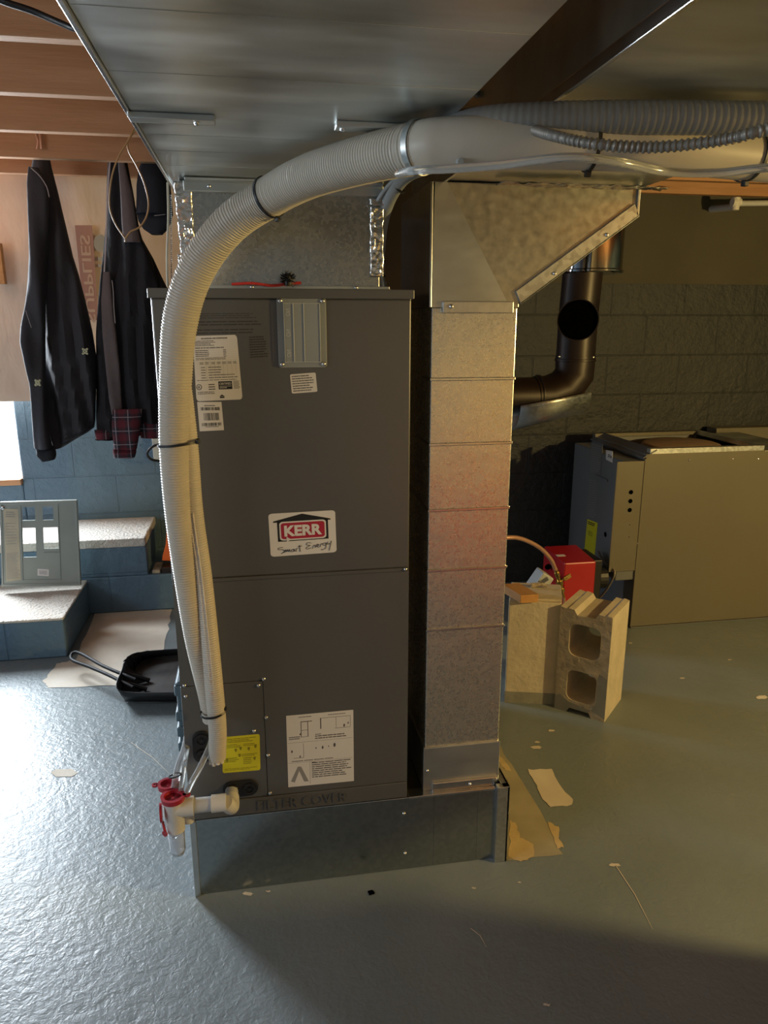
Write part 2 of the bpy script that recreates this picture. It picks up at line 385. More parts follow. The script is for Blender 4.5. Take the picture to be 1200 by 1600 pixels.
fl = [P(*q, 'Z', 0) for q in ((776, 1155), (792, 1185), (816, 1222), (853, 1283), (862, 1300), (878, 1335), (840, 1340), (798, 1346), (770, 1340))]
blob(m, fl, .0010, .003, 4, 3)
m.cur = 2
fl = [P(*q, 'Z', 0) for q in ((797, 1280), (808, 1292), (812, 1310), (832, 1318), (834, 1338), (815, 1347), (795, 1340))]
blob(m, fl, .0018, .004, 5, 4)
fl = [P(*q, 'Z', 0) for q in ((856, 1285), (872, 1293), (874, 1310), (880, 1324), (872, 1328), (864, 1308))]
blob(m, fl, .0018, .003, 4, 5)
fl = [P(*q, 'Z', 0) for q in ((779, 1180), (788, 1188), (800, 1206), (790, 1204), (780, 1192))]
blob(m, fl, .0018, .003, 4, 6)
m.cur = 1
for (a, b_, sz) in ((838, 1168, 8), (840, 1160, 4), (862, 1142, 5), (828, 1098, 4), (880, 992, 0), (1190, 1090, 9), (100, 1208, 20), (1140, 1031, 3), (960, 1352, 9), (1066, 1060, 4), (388, 1397, 8), (420, 1393, 4), (855, 1571, 6), (812, 1379, 3), (740, 1388, 3), (985, 1005, 3)):
    if sz: blob(m, [P(a+sz*math.cos(t)*1.1, b_+sz*.35*math.sin(t), 'Z', 0) for t in (0, 1, 2.1, 3.2, 4.2, 5.3)], .0012, .002, 2, a)
for (a, b_, c, d) in ((962, 1352, 1020, 1452), (205, 1160, 268, 1212), (735, 1450, 760, 1480), (850, 1245, 860, 1262)):
    p = P(a, b_, 'Z', .0012); q = P(c, d, 'Z', .0012); mid = (p+q)/2+Vector((.006, .004, 0)); t = (q-p).normalized().cross(Vector((0, 0, 1)))*.0011
    m.poly([p-t, mid-t, q-t*.3, q+t*.3, mid+t, p+t])
m.cur = 4
blob(m, [P(a, b_, 'Z', 0) for a, b_ in ((574, 1393), (583, 1391), (586, 1397), (577, 1400))], .0015, .001, 2, 9)
struct(m.build('floor', [M['floor'], M['patch'], M['patch_yellow'], M['patch_tan'], M['hole_spot']], origin=(0, 0, 0)))

# back wall: painted block below, sheeting above, doorway at the far left
DX = -.985                                     # right jamb of the opening
wb = MB()
wb.box(DX, .62, 2.33, 2.5, 0, 1.005)           # left part
wb.box(-2.5, DX, 2.33, 2.5, 0, .57)
wb.box(-2.5, -.22, 1.93, 2.33, 0, .185)        # low bench of block along the foot
wb.box(-.22, .62, 1.93, 2.33, 0, .175)
o = wb.build('wall_back', M['block'], origin=(0, 0, 0), bevel=.008); struct(o)
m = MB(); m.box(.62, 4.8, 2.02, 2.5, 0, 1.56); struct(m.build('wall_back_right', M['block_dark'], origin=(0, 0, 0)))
m = MB()                                        # upper ledge of block with bare mortar top
m.box(-2.5, -.35, 1.93, 2.33, .185, .33)
m.cur = 1; m.box(-2.5, -.352, 1.925, 2.33, .33, .372)
struct(m.build('trim_1', [M['block'], M['step_top']], origin=(0, 0, 0), bevel=.006))
m = MB()                                        # step
m.box(-2.5, -.632, 1.46, 1.93, 0, .165); m.cur = 1
m.box(-2.5, -.630, 1.458, 1.93, .165, .177)
struct(m.build('trim_2', [M['block'], M['step_top']], origin=(0, 0, 0), bevel=.005))
# sheeting above
m = MB()
def sheet(mb, x0, x1, y, z0, z1, nx, nz, amp, seed):
    vs = []; fs = []
    for j in range(nz+1):
        for i in range(nx+1):
            x = x0+(x1-x0)*i/nx; z = z0+(z1-z0)*j/nz
            d = noise.noise(Vector((x*5+seed, z*1.6, .3)))*amp+noise.noise(Vector((x*14, z*9+seed, 2)))*amp*.35
            vs.append((x+.004*math.sin(z*31), y+d, z))
    for j in range(nz):
        for i in range(nx): a = j*(nx+1)+i; fs.append((a, a+1, a+nx+2, a+nx+1))
    mb.add(vs, fs)
sheet(m, -1.13, .62, 2.20, 1.0, 2.17, 60, 50, .016, 3)
m.box(-1.13, .62, 2.42, 2.5, 1.0, 2.3); 
sh = m.build('trim_3', M['sheeting'], origin=(0, 0, 0), smooth=True); struct(sh)
m = MB(); sheet(m, .60, 4.8, 1.99, 1.55, 2.17, 60, 30, .010, 8); m.box(.62, 4.8, 2.03, 2.5, 1.56, 2.3); m.box(.60, .62, 2.0, 2.4, 1.0, 2.17)
struct(m.build('trim_5', M['wall_olive'], origin=(0, 0, 0), smooth=True))
# print showing through the sheeting (mirrored, running vertically)
def BQ(c, y): return Quad([P(a, b_, 'Y', y) for a, b_ in c], (0, -1, 0))
q = BQ(((117, 352), (144, 352), (154, 500), (132, 500)), 2.168)
m = MB(); q.rect(m, 0, 1, 0, 1, 0)
m.build('printed_band', M['stain_pink'], sh)
m = MB(); vs, fs = glyphs('SUPPLIES', .012)     # word runs bottom to top, seen from behind
m.add([q(.22+.60*b_, .93*a-.03, .002) for a, b_ in vs], fs)
m.build('printed_lettering', M['pale_print'], sh)
m = MB(); q = BQ(((148, 358), (165, 358), (165, 420), (148, 420)), 2.168)
m.poly([q(.5+.6*math.cos(a*PI/8), .65+.22*math.sin(a*PI/8), 0) for a in range(16)]); q.rect(m, .3, 1, .05, .12, 0); q.rect(m, .3, 1, .2, .3, 0)
m.build('printed_mark', M['stain_grey'], sh)

# bright stairwell beyond the opening
m = MB(); m.box(-2.5, -.6, 3.0, 3.1, 0, 2.4); m.box(-2.6, -2.5, 2.5, 3.1, 0, 2.4)
m.box(-2.5, -.6, 2.5, 3.0, .3, .5)
m.box(-.9, -.8, 2.5, 3.0, .5, 2.4)
struct(m.build('wall_stairwell', M['outdoor'], origin=(0, 0, 0)))
m = MB(); m.box(-2.5, DX-.0, 2.30, 2.52, .57, .60)
struct(m.build('trim_4', M['wood'], origin=(0, 0, 0), bevel=.003))
# side and front walls
m = MB()
m.box(-2.6, -2.5, -4.2, 2.5, 0, 1.1); m.box(-2.6, -2.5, -4.2, 2.5, 1.8, 2.3)
m.box(-2.6, -2.5, -4.2, -2.0, 1.1, 1.8); m.box(-2.6, -2.5, -.4, 2.5, 1.1, 1.8)
struct(m.build('wall_left', M['block'], origin=(0, 0, 0)))
m = MB(); m.box(4.8, 4.9, -4.2, 2.5, 0, 2.3); struct(m.build('wall_right', M['block'], origin=(0, 0, 0)))
m = MB(); m.box(-2.6, 4.9, -3.5, -3.4, 0, 2.3); struct(m.build('wall_front', M['paint_white'], origin=(0, 0, 0)))
m = MB()
for a in ((-2.0, -1.96), (-1.22, -1.18), (-.44, -.4)): m.box(-2.58, -2.52, a[0], a[1], 1.1, 1.8)
m.box(-2.58, -2.52, -2, -.4, 1.1, 1.14); m.box(-2.58, -2.52, -2, -.4, 1.76, 1.8)
struct(m.build('added_window', M['ceramic'], origin=(0, 0, 0)))  # window frame added to go with the fill light
m = MB(); m.box(-2.6, 4.9, -4.3, 2.5, 2.18, 2.30); struct(m.build('ceiling', M['subfloor'], origin=(0, 0, 0)))

# joists
JY = [1.86, 1.54, 1.12, .70, .28, -.14, -.56, -1.0, -1.42, -1.85, -2.3, -2.75, -3.2, -3.65]
names = {0: 'joist directly above the wall sheeting, behind the hanging jackets', 1: 'joist carrying the clothespin, just in front of the hanging jackets',
         2: 'joist third from the back wall, next nearer than the clothespin joist', 3: 'joist fourth from the back wall, between tan wire and black cable',
         4: 'nearest visible joist, with the black cable running in front of it'}
j0 = None
m = MB()
for y in JY[5:]: m.box(-2.5, 4.8, y, y+.038, 1.95, 2.18)
struct(m.build('trim_6', M['wood'], origin=(0, 0, 0)))
for i, y in enumerate(JY[:5]):
    if j0 is None:
        m = MB(); m.box(-2.5, 4.8, y, y+.038, 1.95, 2.18); j0 = m.build('floor_joist', M['wood'], bevel=.002, origin=(0, y, 1.95)); o = j0
    else:
        o = j0.copy(); COL.objects.link(o); o.location = (0, y, 1.95)
    tag(o, 'orange-brown lumber '+names[i], 'joist', 'ceiling joists')

# ================================================================== AIR HANDLER
W, D, HB, H = .53, .55, .2128, 1.432
U = thing('air_handler', 'tall charcoal air handler cabinet with KERR badge, standing on the galvanized plinth', 'air handler', (W/2, D/2, HB))
m = MB(); m.box(0, W, .006, D, HB, H-.004); m.build('cabinet_body', M['cabinet'], U, bevel=.002)
m = MB(); m.box(-.004, W+.004, -.006, D+.004, H-.016, H)
m.box(-.004, W+.004, -.008, .0, H-.018, H+.001); m.build('top_cap', M['cabinet'], U, bevel=.0015)
ZM = P(640, 889, 'Y', 0).z
m = MB(); m.box(.001, W-.001, 0, .02, ZM+.004, H-.0185); up = m.build('upper_door', M['cabinet'], U, bevel=.003)
m = MB(); m.box(.06, W-.002, -.003, .01, ZM-.004, ZM+.004); m.build('seam_lip', M['cabinet'], up, bevel=.001)
ZF = .258
pA = P(410, 1064, 'Y', 0); SX = pA.x; SZ = pA.z
m = MB(); m.box(.001, W-.001, .0, .02, SZ+.0018, ZM-.005); m.box(SX+.0018, W-.001, 0, .02, ZF+.0015, SZ+.0018)
lo = m.build('lower_door', M['cabinet'], U)
m = MB(); m.box(.001, SX, 0, .02, ZF+.0015, SZ); sp_ = m.build('service_panel', M['cabinet'], U, bevel=.001)
m = MB(); m.box(.001, W-.001, -.001, .02, HB+.001, ZF-.001); fc = m.build('filter_cover', M['cabinet'], U, bevel=.0015)
m = MB(); q = Quad([(P(x, 1247, 'Y', 0).x, -.001, z) for x, z in ((402, HB+.036), (542, HB+.036), (542, HB+.010), (402, HB+.010))], (0, -1, 0))
vs, fs = glyphs('FILTER COVER'); base = [q(a, b_, 0) for a, b_ in vs]
for k, f in enumerate(fs): m.prism([base[i] for i in f], (0, -.002, 0))
m.build('embossed_lettering', M['cabinet'], fc)
# screws
for (a, b_) in ((412, 1061), (404, 1071), (416, 1121), (397, 1142), (419, 1180), (422, 1239)):
    screw_mb(P(a, b_, 'Y', 0), r=.0048).build('screw', M['screw'], U, smooth=True)
for (a, b_) in ((288, 1071), (290, 1088)):
    screw_mb(P(a, b_, 'Y', 0)+Vector((0, 0, 0)), r=.0045).build('screw', M['screw'], U, smooth=True)
screw_mb((W-.01, -.003, ZM+.001), r=.0045).build('screw', M['screw'], U, smooth=True)
screw_mb((W-.012, .1, H), (0, 0, 1), r=.004).build('screw', M['screw'], U, smooth=True)
# breaker cover
cq = ((431, 465), (508, 464), (512, 574), (436, 575))
q = FQ(cq); bw, bh = (q.c[1]-q.c[0]).length, (q.c[0]-q.c[3]).length
m = MB(); cp = rrect(bw, bh, .006); cc = (q.c[0]+q.c[1]+q.c[2]+q.c[3])/4
m.prism([(cc.x+a, 0, cc.z+b_) for a, b_ in cp], (0, -.004, 0)); cov = m.build('breaker_cover', M['cover_plastic'], U, bevel=.001)
m = MB(); m.prism([(cc.x+a, -.004, cc.z+b_) for a, b_ in rrect(bw*.72, bh*.84, .004)], (0, -.006, 0)); m.build('window_bulge', M['cover_plastic'], cov, bevel=.0015)
m = MB()
x0, x1, z0, z1 = cc.x-bw*.37, cc.x+bw*.37, cc.z-bh*.42, cc.z+bh*.42
for xx, ww in ((x0, .0012), (x0+(x1-x0)*.25, .0018), (x0+(x1-x0)*.54, .0014), (x1-.001, .001)): m.box(xx, xx+ww, -.0118, -.010, z0, z1)
for zz in (z0, z1-.0012): m.box(x0, x1, -.0115, -.010, zz, zz+.0012)
m.build('moulded_rib', M['cover_rib'], cov, bevel=.0004)
m = MB()
for k in range(3):
    zc_ = cc.z+bh*(.24-.29*k); vs, fs = glyphs('ON'); bs = [Vector((x0+.004+b_*.009, -.0102, zc_+a*.014)) for a, b_ in vs]
    for f in fs: m.prism([bs[i] for i in f], (0, -.0005, 0))
m.build('embossed_lettering', M['cover_rib'], cov)
for sx in (-1, 1):
    for sz in (-1, 1): screw_mb((cc.x+sx*bw*.43, -.004, cc.z+sz*bh*.45), r=.0052).build('screw', M['screw'], cov, smooth=True)
# labels
def sheet_label(c, matl, name, h=.0005, y=0, r=None, label=None):
    q = FQ(c, y); m = MB()
    if r:
        pts = rrect(1, 1, .06, 4, .5, .5); m.prism([q(a, b_, 0) for a, b_ in pts], (0, -h, 0))
    else: m.prism([q(0, 0), q(1, 0), q(1, 1), q(0, 1)], (0, -h, 0))
    o = m.build(name, matl, U)
    if label: o['label'] = label
    return q, o
q, o = sheet_label(((301, 525), (370, 523), (379, 624), (307, 627)), M['label_white'], 'rating_label', r=1, label='tall white rating sticker with tables')
m = MB(); q.text(m, 'AIR HANDLER / AIR CONDITIONER', .18, .78, .945, .968, bold=.02)
m.cur = 0; q.rect(m, .50, .80, .17, .295, .0006)
q.text(m, 'UL', .045, .10, .20, .235, bold=.02)
for k in range(24):
    a = 2*PI*k/24; b2 = 2*PI*(k+1)/24
    m.poly([q(.075+.062*math.cos(a), .218+.045*math.sin(a), .0007), q(.075+.062*math.cos(b2), .218+.045*math.sin(b2), .0007), q(.075+.05*math.cos(b2), .218+.036*math.sin(b2), .0007), q(.075+.05*math.cos(a), .218+.036*math.sin(a), .0007)])
m.poly([q(.50, .062, .0007), q(.56, .09, .0007), q(.62, .062, .0007)]); q.rect(m, .51, .61, .035, .058)
m.build('printed_text', M['ink'], o)
m = MB(); q.lines(m, .04, .5, .84, .93, 4); q.lines(m, .04, .75, .80, .83, 1); q.lines(m, .04, .38, .68, .79, 4); q.lines(m, .66, .74, .67, .79, 5)
q.lines(m, .04, .75, .63, .67, 2)
for k in range(7):
    u = .12+.12*k+(.02 if k > 1 else 0); q.lines(m, u, u+.085, .56, .60, 2, rnd=False)
for k in range(5): q.lines(m, .14, .24, .345+.04*k, .37+.04*k, 1, rnd=False); q.lines(m, .30, .95 if k < 2 else .62, .345+.04*k, .37+.04*k, 1)
q.lines(m, .04, .95, .31, .33, 1); q.lines(m, .83, .98, .17, .30, 7); q.lines(m, .28, .46, .16, .27, 3); q.lines(m, .04, .45, .10, .15, 2)
m.build('printed_lines', M['ink_soft'], o)
m = MB(); q.text(m, 'CERTIFIED', .52, .78, .24, .275, .001, bold=.01); q.rect(m, .52, .78, .215, .222, .001); q.rect(m, .52, .68, .19, .20, .001); m.build('printed_lines', M['label_white'], o)
m = MB()
for k in range(18): q.rect(m, .02, .97, .92-.014*k*2.1, .921-.014*k*2.1, .00055)
for k in range(8): q.rect(m, .26+.093*k, .263+.093*k, .34, .62, .00055)
m.build('printed_lines', M['ink_mid'], o)
q, o = sheet_label(((308, 628), (346, 628), (350, 672), (312, 674)), M['label_white'], 'barcode_label', label='small white barcode sticker')
m = MB(); rb = random.Random(3)
for (u0, u1, v0, v1) in ((.12, .90, .71, .82), (.22, .85, .36, .62), (.12, .92, .17, .28)):
    u = u0
    while u < u1:
        ww = rb.choice((.012, .02, .035)); q.rect(m, u, min(u1, u+ww), v0, v1); u += ww+rb.choice((.012, .02, .03))
q.lines(m, .28, .72, .85, .90, 1, rnd=False); q.lines(m, .25, .8, .12, .16, 1, rnd=False)
m.build('printed_bars', M['ink'], o)
q, o = sheet_label(((453, 585), (493, 582), (496, 612), (456, 615)), M['label_white'], 'notice_label', r=1, label='small white notice sticker under the breaker cover')
m = MB(); q.lines(m, .06, .92, .06, .94, 7, fill=.42); m.build('printed_lines', M['ink_soft'], o)
# KERR badge
q, o = sheet_label(((419, 803), (523.5, 797), (526, 862.5), (423, 870)), M['label_kerr'], 'badge', h=.0008, r=1, label='white badge reading KERR Smart Energy')
m = MB()
m.poly([q(*t, .001) for t in ((.065, .82), (.50, .965), (.925, .815), (.925, .785), (.065, .79))])
q.rect(m, .122, .885, .34, .80, .001)
m.build('house_outline', M['ink'], o)
m = MB(); m.poly([q(a, b_, .0013) for a, b_ in rrect(.70, .44, .06, 5, .503, .582)]); m.poly([q(.25, .45, .0021), q(.325, .38, .0021), q(.255, .335, .0021)]); m.build('badge_border', M['label_kerr'], o)
m = MB(); m.poly([q(a, b_, .0016) for a, b_ in rrect(.655, .375, .05, 5, .503, .582)]); m.build('red_field', M['kerr_red'], o)
m = MB(); q.text(m, 'KERR', .222, .79, .455, .71, .0019, bold=.045); m.build('badge_lettering', M['label_kerr'], o)
m = MB()
strokes = ["M.19,.21 .13,.20 .12,.165 .19,.155 .205,.115 .16,.06", "M.21,.08 .225,.15 .235,.10 .255,.155 .265,.10 .285,.155 .295,.09", "M.35,.15 .32,.14 .315,.095 .345,.10 .355,.15 .365,.095",
           "M.385,.09 .39,.155 .42,.165", "M.445,.08 .44,.24", "M.41,.20 .475,.215",
           "M.62,.27 .56,.28 .55,.225 .60,.215 .54,.165 .55,.13 .61,.155", "M.635,.13 .65,.20 .675,.21 .68,.15", "M.70,.18 .73,.205 .715,.235 .695,.19 .73,.15", "M.75,.155 .76,.225 .79,.235",
           "M.84,.25 .79,.23 .81,.19 .845,.21 .84,.25 .835,.13 .775,.085 .77,.11", "M.87,.27 .865,.21 .90,.23", "M.925,.285 .885,.06"]
for s_ in strokes:
    pts = [tuple(map(float, t.split(','))) for t in s_[1:].split()]
    sp3 = spline([q(a, b_-.005, .0014) for a, b_ in pts], .0012); m.tube(sp3, .0006, 5)
m.build('script_lettering', M['ink'], o)
# installation label
q, o = sheet_label(((447, 1118.5), (552, 1109), (553, 1220), (450.5, 1230)), M['label_white'], 'installation_label', label='large white installation diagram sheet')
m = MB()
q.lines(m, .18, .38, .955, .975, 1, rnd=False); q.lines(m, .62, .88, .955, .975, 1, rnd=False); q.lines(m, .42, .52, .70, .72, 1, rnd=False)
q.lines(m, .42, .92, .64, .70, 2); q.lines(m, .03, .20, .66, .71, 2, rnd=False); q.lines(m, .06, .85, .35, .37, 1); q.lines(m, .36, .97, .10, .33, 8); q.lines(m, .36, .44, .31, .335, 1)
for (a, b_, c, d) in ((.21, .69, .22, .90), (.31, .69, .32, .90), (.21, .895, .38, .905), (.21, .78, .32, .785), (.20, .69, .32, .695),
                      (.50, .78, .515, .93), (.735, .78, .74, .93), (.95, .78, .955, .93), (.50, .925, .955, .93), (.72, .77, .95, .775),
                      (.24, .40, .245, .60), (.09, .40, .24, .405)):
    q.rect(m, a, c, b_, d)
for (a, b_, r_) in ((.20, .73, .014), (.92, .83, .014), (.86, .80, .02), (.07, .50, .018), (.43, .52, .012), (.53, .52, .02), (.62, .53, .010), (.71, .54, .026), (.19, .42, .015)):
    m.poly([q(a+r_*.7*math.cos(t), b_+r_*1.2*math.sin(t), .0007) for t in (0, 1, 2, 3, 4, 5)])
m.build('printed_diagram', M['ink_soft'], o)
m = MB(); q.rect(m, .01, .98, .618, .622); q.rect(m, .01, .98, .338, .342); q.rect(m, .33, .335, .02, .33)
m.poly([q(*t, .0006) for t in ((.04, .08), (.15, .28), (.20, .28), (.31, .06), (.24, .06), (.17, .22), (.10, .06))]); m.build('printed_diagram', M['ink_mid'], o)
# yellow label
q, o = sheet_label(((348, 1152), (405.7, 1146.7), (407, 1203), (347.7, 1208)), M['label_yellow'], 'warning_label', r=1, label='yellow drain instruction sticker')
m = MB(); q.lines(m, .05, .95, .82, .95, 3); q.lines(m, .05, .48, .68, .79, 3); q.lines(m, .55, .95, .70, .78, 2); q.lines(m, .5, .95, .42, .50, 2); q.lines(m, .05, .45, .28, .42, 3); q.lines(m, .05, .95, .05, .12, 2)
q.lines(m, .55, .8, .2, .4, 4)
for (a, b_) in ((.35, .62), (.48, .66), (.45, .47), (.7, .63), (.88, .68), (.12, .36), (.85, .35)):
    m.poly([q(a+.035*math.cos(t), b_+.05*math.sin(t)*(1+.3*math.sin(3*t)), .0007) for t in (0, .8, 1.6, 2.4, 3.2, 4, 4.8, 5.6)])
m.build('printed_diagram', M['ink_olive'], o)
# fine print on cabinet
m = MB(); q = FQ(((302, 489), (414, 488), (418, 522), (302, 524))); q.lines(m, .0, 1, .72, 1, 3, fill=.3); q.lines(m, 0, 1, .40, .66, 2, fill=.4); q.lines(m, 0, .95, .02, .30, 2, fill=.35)
q = FQ(((389, 525), (416, 524), (421, 558), (391, 560))); q.lines(m, 0, 1, 0, 1, 9, fill=.5)
m.build('fine_print', M['ink_dark'], U)
# grommets
def stadium(c, L_, r, horiz, n=10):
    out = []
    for s_, a0 in ((1, -90), (-1, 90)):
        for k in range(n+1):
            a = R(a0+180*k/n); x = s_*L_/2+r*math.cos(a); z = r*math.sin(a)
            out.append((c.x+x, 0, c.z+z) if horiz else (c.x-z, 0, c.z+x))
    return out
for (a, b_, hz) in ((316, 1166, False), (376, 1231, True)):
    c = P(a, b_, 'Y', 0); m = MB(); L_ = .040
    m.prism(stadium(c, L_, .0215, hz), (0, -.005, 0)); g = m.build('drain_grommet', M['black'], U, bevel=.0015)
    m = MB()
    for s_ in (-1, 1):
        cc2 = c+(Vector((s_*L_/2, -.005, 0)) if hz else Vector((0, -.005, s_*L_/2)))
        m.lathe(cc2, (0, -1, 0), [(0, .015), (.004, .015), (.004, .011), (.0015, .011), (.0015, .004), (.005, .004)], 6 if hz else 20)
    m.build('port_ring', M['black'], g)

# ================================================================== PLINTH
PX = .772
B = thing('equipment_plinth', 'low galvanized return air plinth box under the charcoal cabinet, on the floor', 'plinth', (PX/2, .3, 0))
m = MB(); m.box(0, PX, .0, .56, 0, HB-.001); m.build('plinth_box', M['galv_plinth'], B, bevel=.002)
m = MB(); m.box(-.001, .013, -.006, .0, 0, HB-.002); m.build('corner_flange', M['galv_dull'], B, bevel=.001)
m = MB(); m.box(PX-.012, PX+.022, -.018, .0, .0, HB+.012); m.box(PX+.014, PX+.022, -.018, .56, 0, HB+.012); m.box(PX+.002, PX+.022, -.018, .56, HB+.008, HB+.012); m.build('end_flange', M['galv'], B, bevel=.003)
m = MB(); m.box(W+.004, PX-.012, -.004, .03, HB-.004, HB+.002)
m.build('drive_cleat', M['galv_bright'], B, bevel=.001)
for xx in (.115, .60, .715):
    m = MB(); m.box(xx, xx+.003, -.0012, 0, .003, HB-.006); m.build('panel_crease', M['galv_plinth'], B)
for a, b_ in ((631, 1271), (633, 1333)): screw_mb(P(a, b_, 'Y', 0), r=.0042).build('screw', M['screw'], B, smooth=True)

# ================================================================== RETURN RISER
RX0, RX1 = .578, .770
RR = thing('return_riser', 'tall narrow galvanized return duct riser standing right of the charcoal cabinet', 'duct', ((RX0+RX1)/2, .17, HB))
zc = [HB+.003]+[P(740, y, 'Y', .02).z for y in (1160, 980, 888, 795, 693, 592)]+[1.398]
m = MB(); xb0, xb1 = RX0-.006, RX1+.004
def riser_ring(z, o_=0):
    return [(RX0-o_, .02-o_, z), (RX1+o_, .02-o_, z), (RX1+o_, .33+o_, z), (RX0-o_, .33+o_, z)]
rings = []
m.loft([riser_ring(HB+.003), riser_ring(1.398)]); m.build('duct_body', M['galv_riser'], RR, bevel=.002)
seam = MB()
for z in zc[2:-1]: seam.add(*(lambda mm: (mm.v, mm.f))(MB().box(RX0-.002, RX1+.002, .0165, .332, z-.0035, z+.0035)))
seam.build('duct_seam', M['galv_bright'], RR, bevel=.0015)
m = MB(); m.box(RX0-.0045, RX1+.003, .014, .335, HB+.002, zc[1]); m.build('base_collar', M['galv_dull'], RR, bevel=.0015)
m = MB(); m.box(RX0+.018, RX1-.004, .006, .016, HB+.002, HB+.027); m.build('drive_cleat', M['galv_bright'], RR, bevel=.002)
screw_mb(((RX0+RX1)/2+.02, .006, HB+.015), r=.004).build('screw', M['screw'], RR, smooth=True)
screw_mb((RX0+.006, .014, HB+.06), r=.004).build('screw', M['screw'], RR, smooth=True)
# boot
zb = 1.398; zt = 1.648
BT = thing('duct_boot', 'flared galvanized transition fitting on top of the narrow duct riser', 'duct', (.8, .17, zb))
prof = [(RX0-.003, zb), (RX0+.002, zt), (1.03, zt), (1.03, 1.592), (.773, 1.412), (RX1+.002, zb)]
m = MB(); m.prism([(x, .018, z) for x, z in prof], (0, .32, 0)); m.build('boot_shell', M['galv_boot'], BT, bevel=.0015)
m = MB()
m.prism([(x, .0168, z) for x, z in ((RX0-.003, zb), (RX0+.002, zt-.001), (RX0+.028, zt-.001), (RX1-.018, zb))], (0, .002, 0)); m.build('overlap_panel', M['galv_dull'], BT)
m = MB(); m.prism([(x, .012, z) for x, z in ((.762, 1.432), (1.022, 1.615), (1.036, 1.590), (.775, 1.405))], (0, .006, 0)); m.prism([(x, .012, z) for x, z in ((.775, 1.405), (1.036, 1.590), (1.034, 1.5935), (.773, 1.4085))], (0, .33, 0))
m.box(1.028, 1.034, .012, .34, 1.592, zt); m.build('edge_flange', M['galv'], BT, bevel=.001)
m = MB(); m.box(RX0+.022, RX1-.012, .009, .016, zb-.012, zb+.013); m.build('drive_cleat', M['galv_spangle'], BT, bevel=.002)
m = MB(); m.box(RX0-.007, RX0-.002, .014, .33, zb, zt); m.build('corner_edge', M['galv_bright'], BT, bevel=.001)
screw_mb((RX0+.040, .009, zb+.002), r=.005).build('screw', M['screw'], BT, smooth=True)
for t in (.28, .72): screw_mb((.775+.26*t, .012, 1.418+.184*t), r=.004).build('screw', M['screw'], BT, smooth=True)

# ================================================================== OVERHEAD DUCTS
T = thing('supply_duct', 'wide galvanized supply duct overhead, running from the cabinet towards the viewer', 'duct', (.265, -1.2, 1.64))
m = MB(); m.box(.05, .482, -3.3, .62, 1.64, 1.93); m.build('duct_body', M['galv_dull'], T, bevel=.002)
m = MB(); m.box(.044, .05, -3.3, .62, 1.636, 1.655); m.build('edge_seam', M['galv_bright'], T, bevel=.001)
for (x0, x1, s_) in ((.046, .16, 1), (.325, .486, 0)):
    m = MB(); m.box(x0, x1, -.455, -.43, 1.632, 1.640); m.prism([(x0, -.43, 1.632), (x1, -.43, 1.632), (x1, -.43, 1.640), (x0, -.43, 1.640)], (0, .004, .0)); m.build('hanger_cleat', M['galv_dull'], T, bevel=.0015)
screw_mb((.135, -.442, 1.632), (0, 0, -1), r=.004).build('screw', M['screw'], T, smooth=True)
screw_mb((.335, -.442, 1.632), (0, 0, -1), r=.004).build('screw', M['screw'], T, smooth=True)
for y in (-1.0, -.80, -.62, -.33, -.22, -.1):
    m = MB(); m.box(.052, .48, y, y+.0016, 1.6396, 1.6402); m.build('cross_break', M['galv_dull'], T)
T2 = thing('return_duct', 'galvanized return duct overhead at right, joined to the flared boot', 'duct', (.82, -1.2, 1.65))
m = MB(); m.box(.60, 1.045, -3.3, .34, 1.65, 1.94); m.build('duct_body', M['galv_dull'], T2, bevel=.002)
m = MB(); m.box(.597, .603, -3.3, .34, 1.646, 1.662); m.build('edge_seam', M['galv_bright'], T2, bevel=.001)
# plenum
PL = thing('supply_plenum', 'galvanized plenum box between the cabinet top and the wide overhead duct', 'duct', (.26, .3, H))
m = MB(); m.box(.066, .468, .04, .52, H, 1.64); m.build('plenum_box', M['galv_plenum'], PL, bevel=.002)
m = MB(); m.box(.075, .475, .028, .04, 1.617, 1.638); m.box(.08, .47, .0, .04, 1.634, 1.639); m.build('top_flange', M['galv_dull'], PL, bevel=.002)
m = MB(); m.box(.066, .486, .02, .04, H+.0005, H+.008); m.box(.066, .486, .002, .04, H+.0005, H+.002); m.build('bottom_flange', M['galv_dull'], PL, bevel=.001)
def tape(name, pts, par, matl='foil'):
    mb = MB(); mb.prism(pts, (0, -.0015, 0)); o = mb.build(name, M[matl], par); return o
def wrinkle(name, x0, x1, y, z0, z1, par, amp=.002, n=10, k=40, seed=0, taper=0):
    vs = []; fs = []
    for j in range(k+1):
        for i in range(n+1):
            t = j/k; u = i/n; xx0 = x0+taper*(1-t)
            vs.append((xx0+(x1-xx0)*u+.003*noise.noise(Vector((t*9, seed, i))), y-abs(noise.noise(Vector((u*5+seed, t*22, 1))))*amp*2, z0+(z1-z0)*t))
    for j in range(k):
        for i in range(n): a = j*(n+1)+i; fs.append((a, a+1, a+n+2, a+n+1))
    mb = MB(); mb.add(vs, fs); o = mb.build(name, M['foil'], par, smooth=True)
    so = o.modifiers.new('s', 'SOLIDIFY'); so.thickness = .001; return o
wrinkle('foil_tape', .056, .090, .036, 1.50, 1.636, PL, seed=2, taper=.006)
wrinkle('foil_tape', .056, .068, .036, H+.002, 1.50, PL, seed=5)
wrinkle('foil_tape', .448, .476, .036, 1.46, 1.60, PL, seed=9)
wrinkle('foil_tape', .446, .480, .026, 1.600, 1.612, PL, seed=12)
screw_mb((.125, .028, 1.627), r=.004).build('screw', M['screw'], PL, smooth=True)
for x in (.20, .415): screw_mb((x, .02, H+.005), r=.004).build('screw', M['screw'], PL, smooth=True)

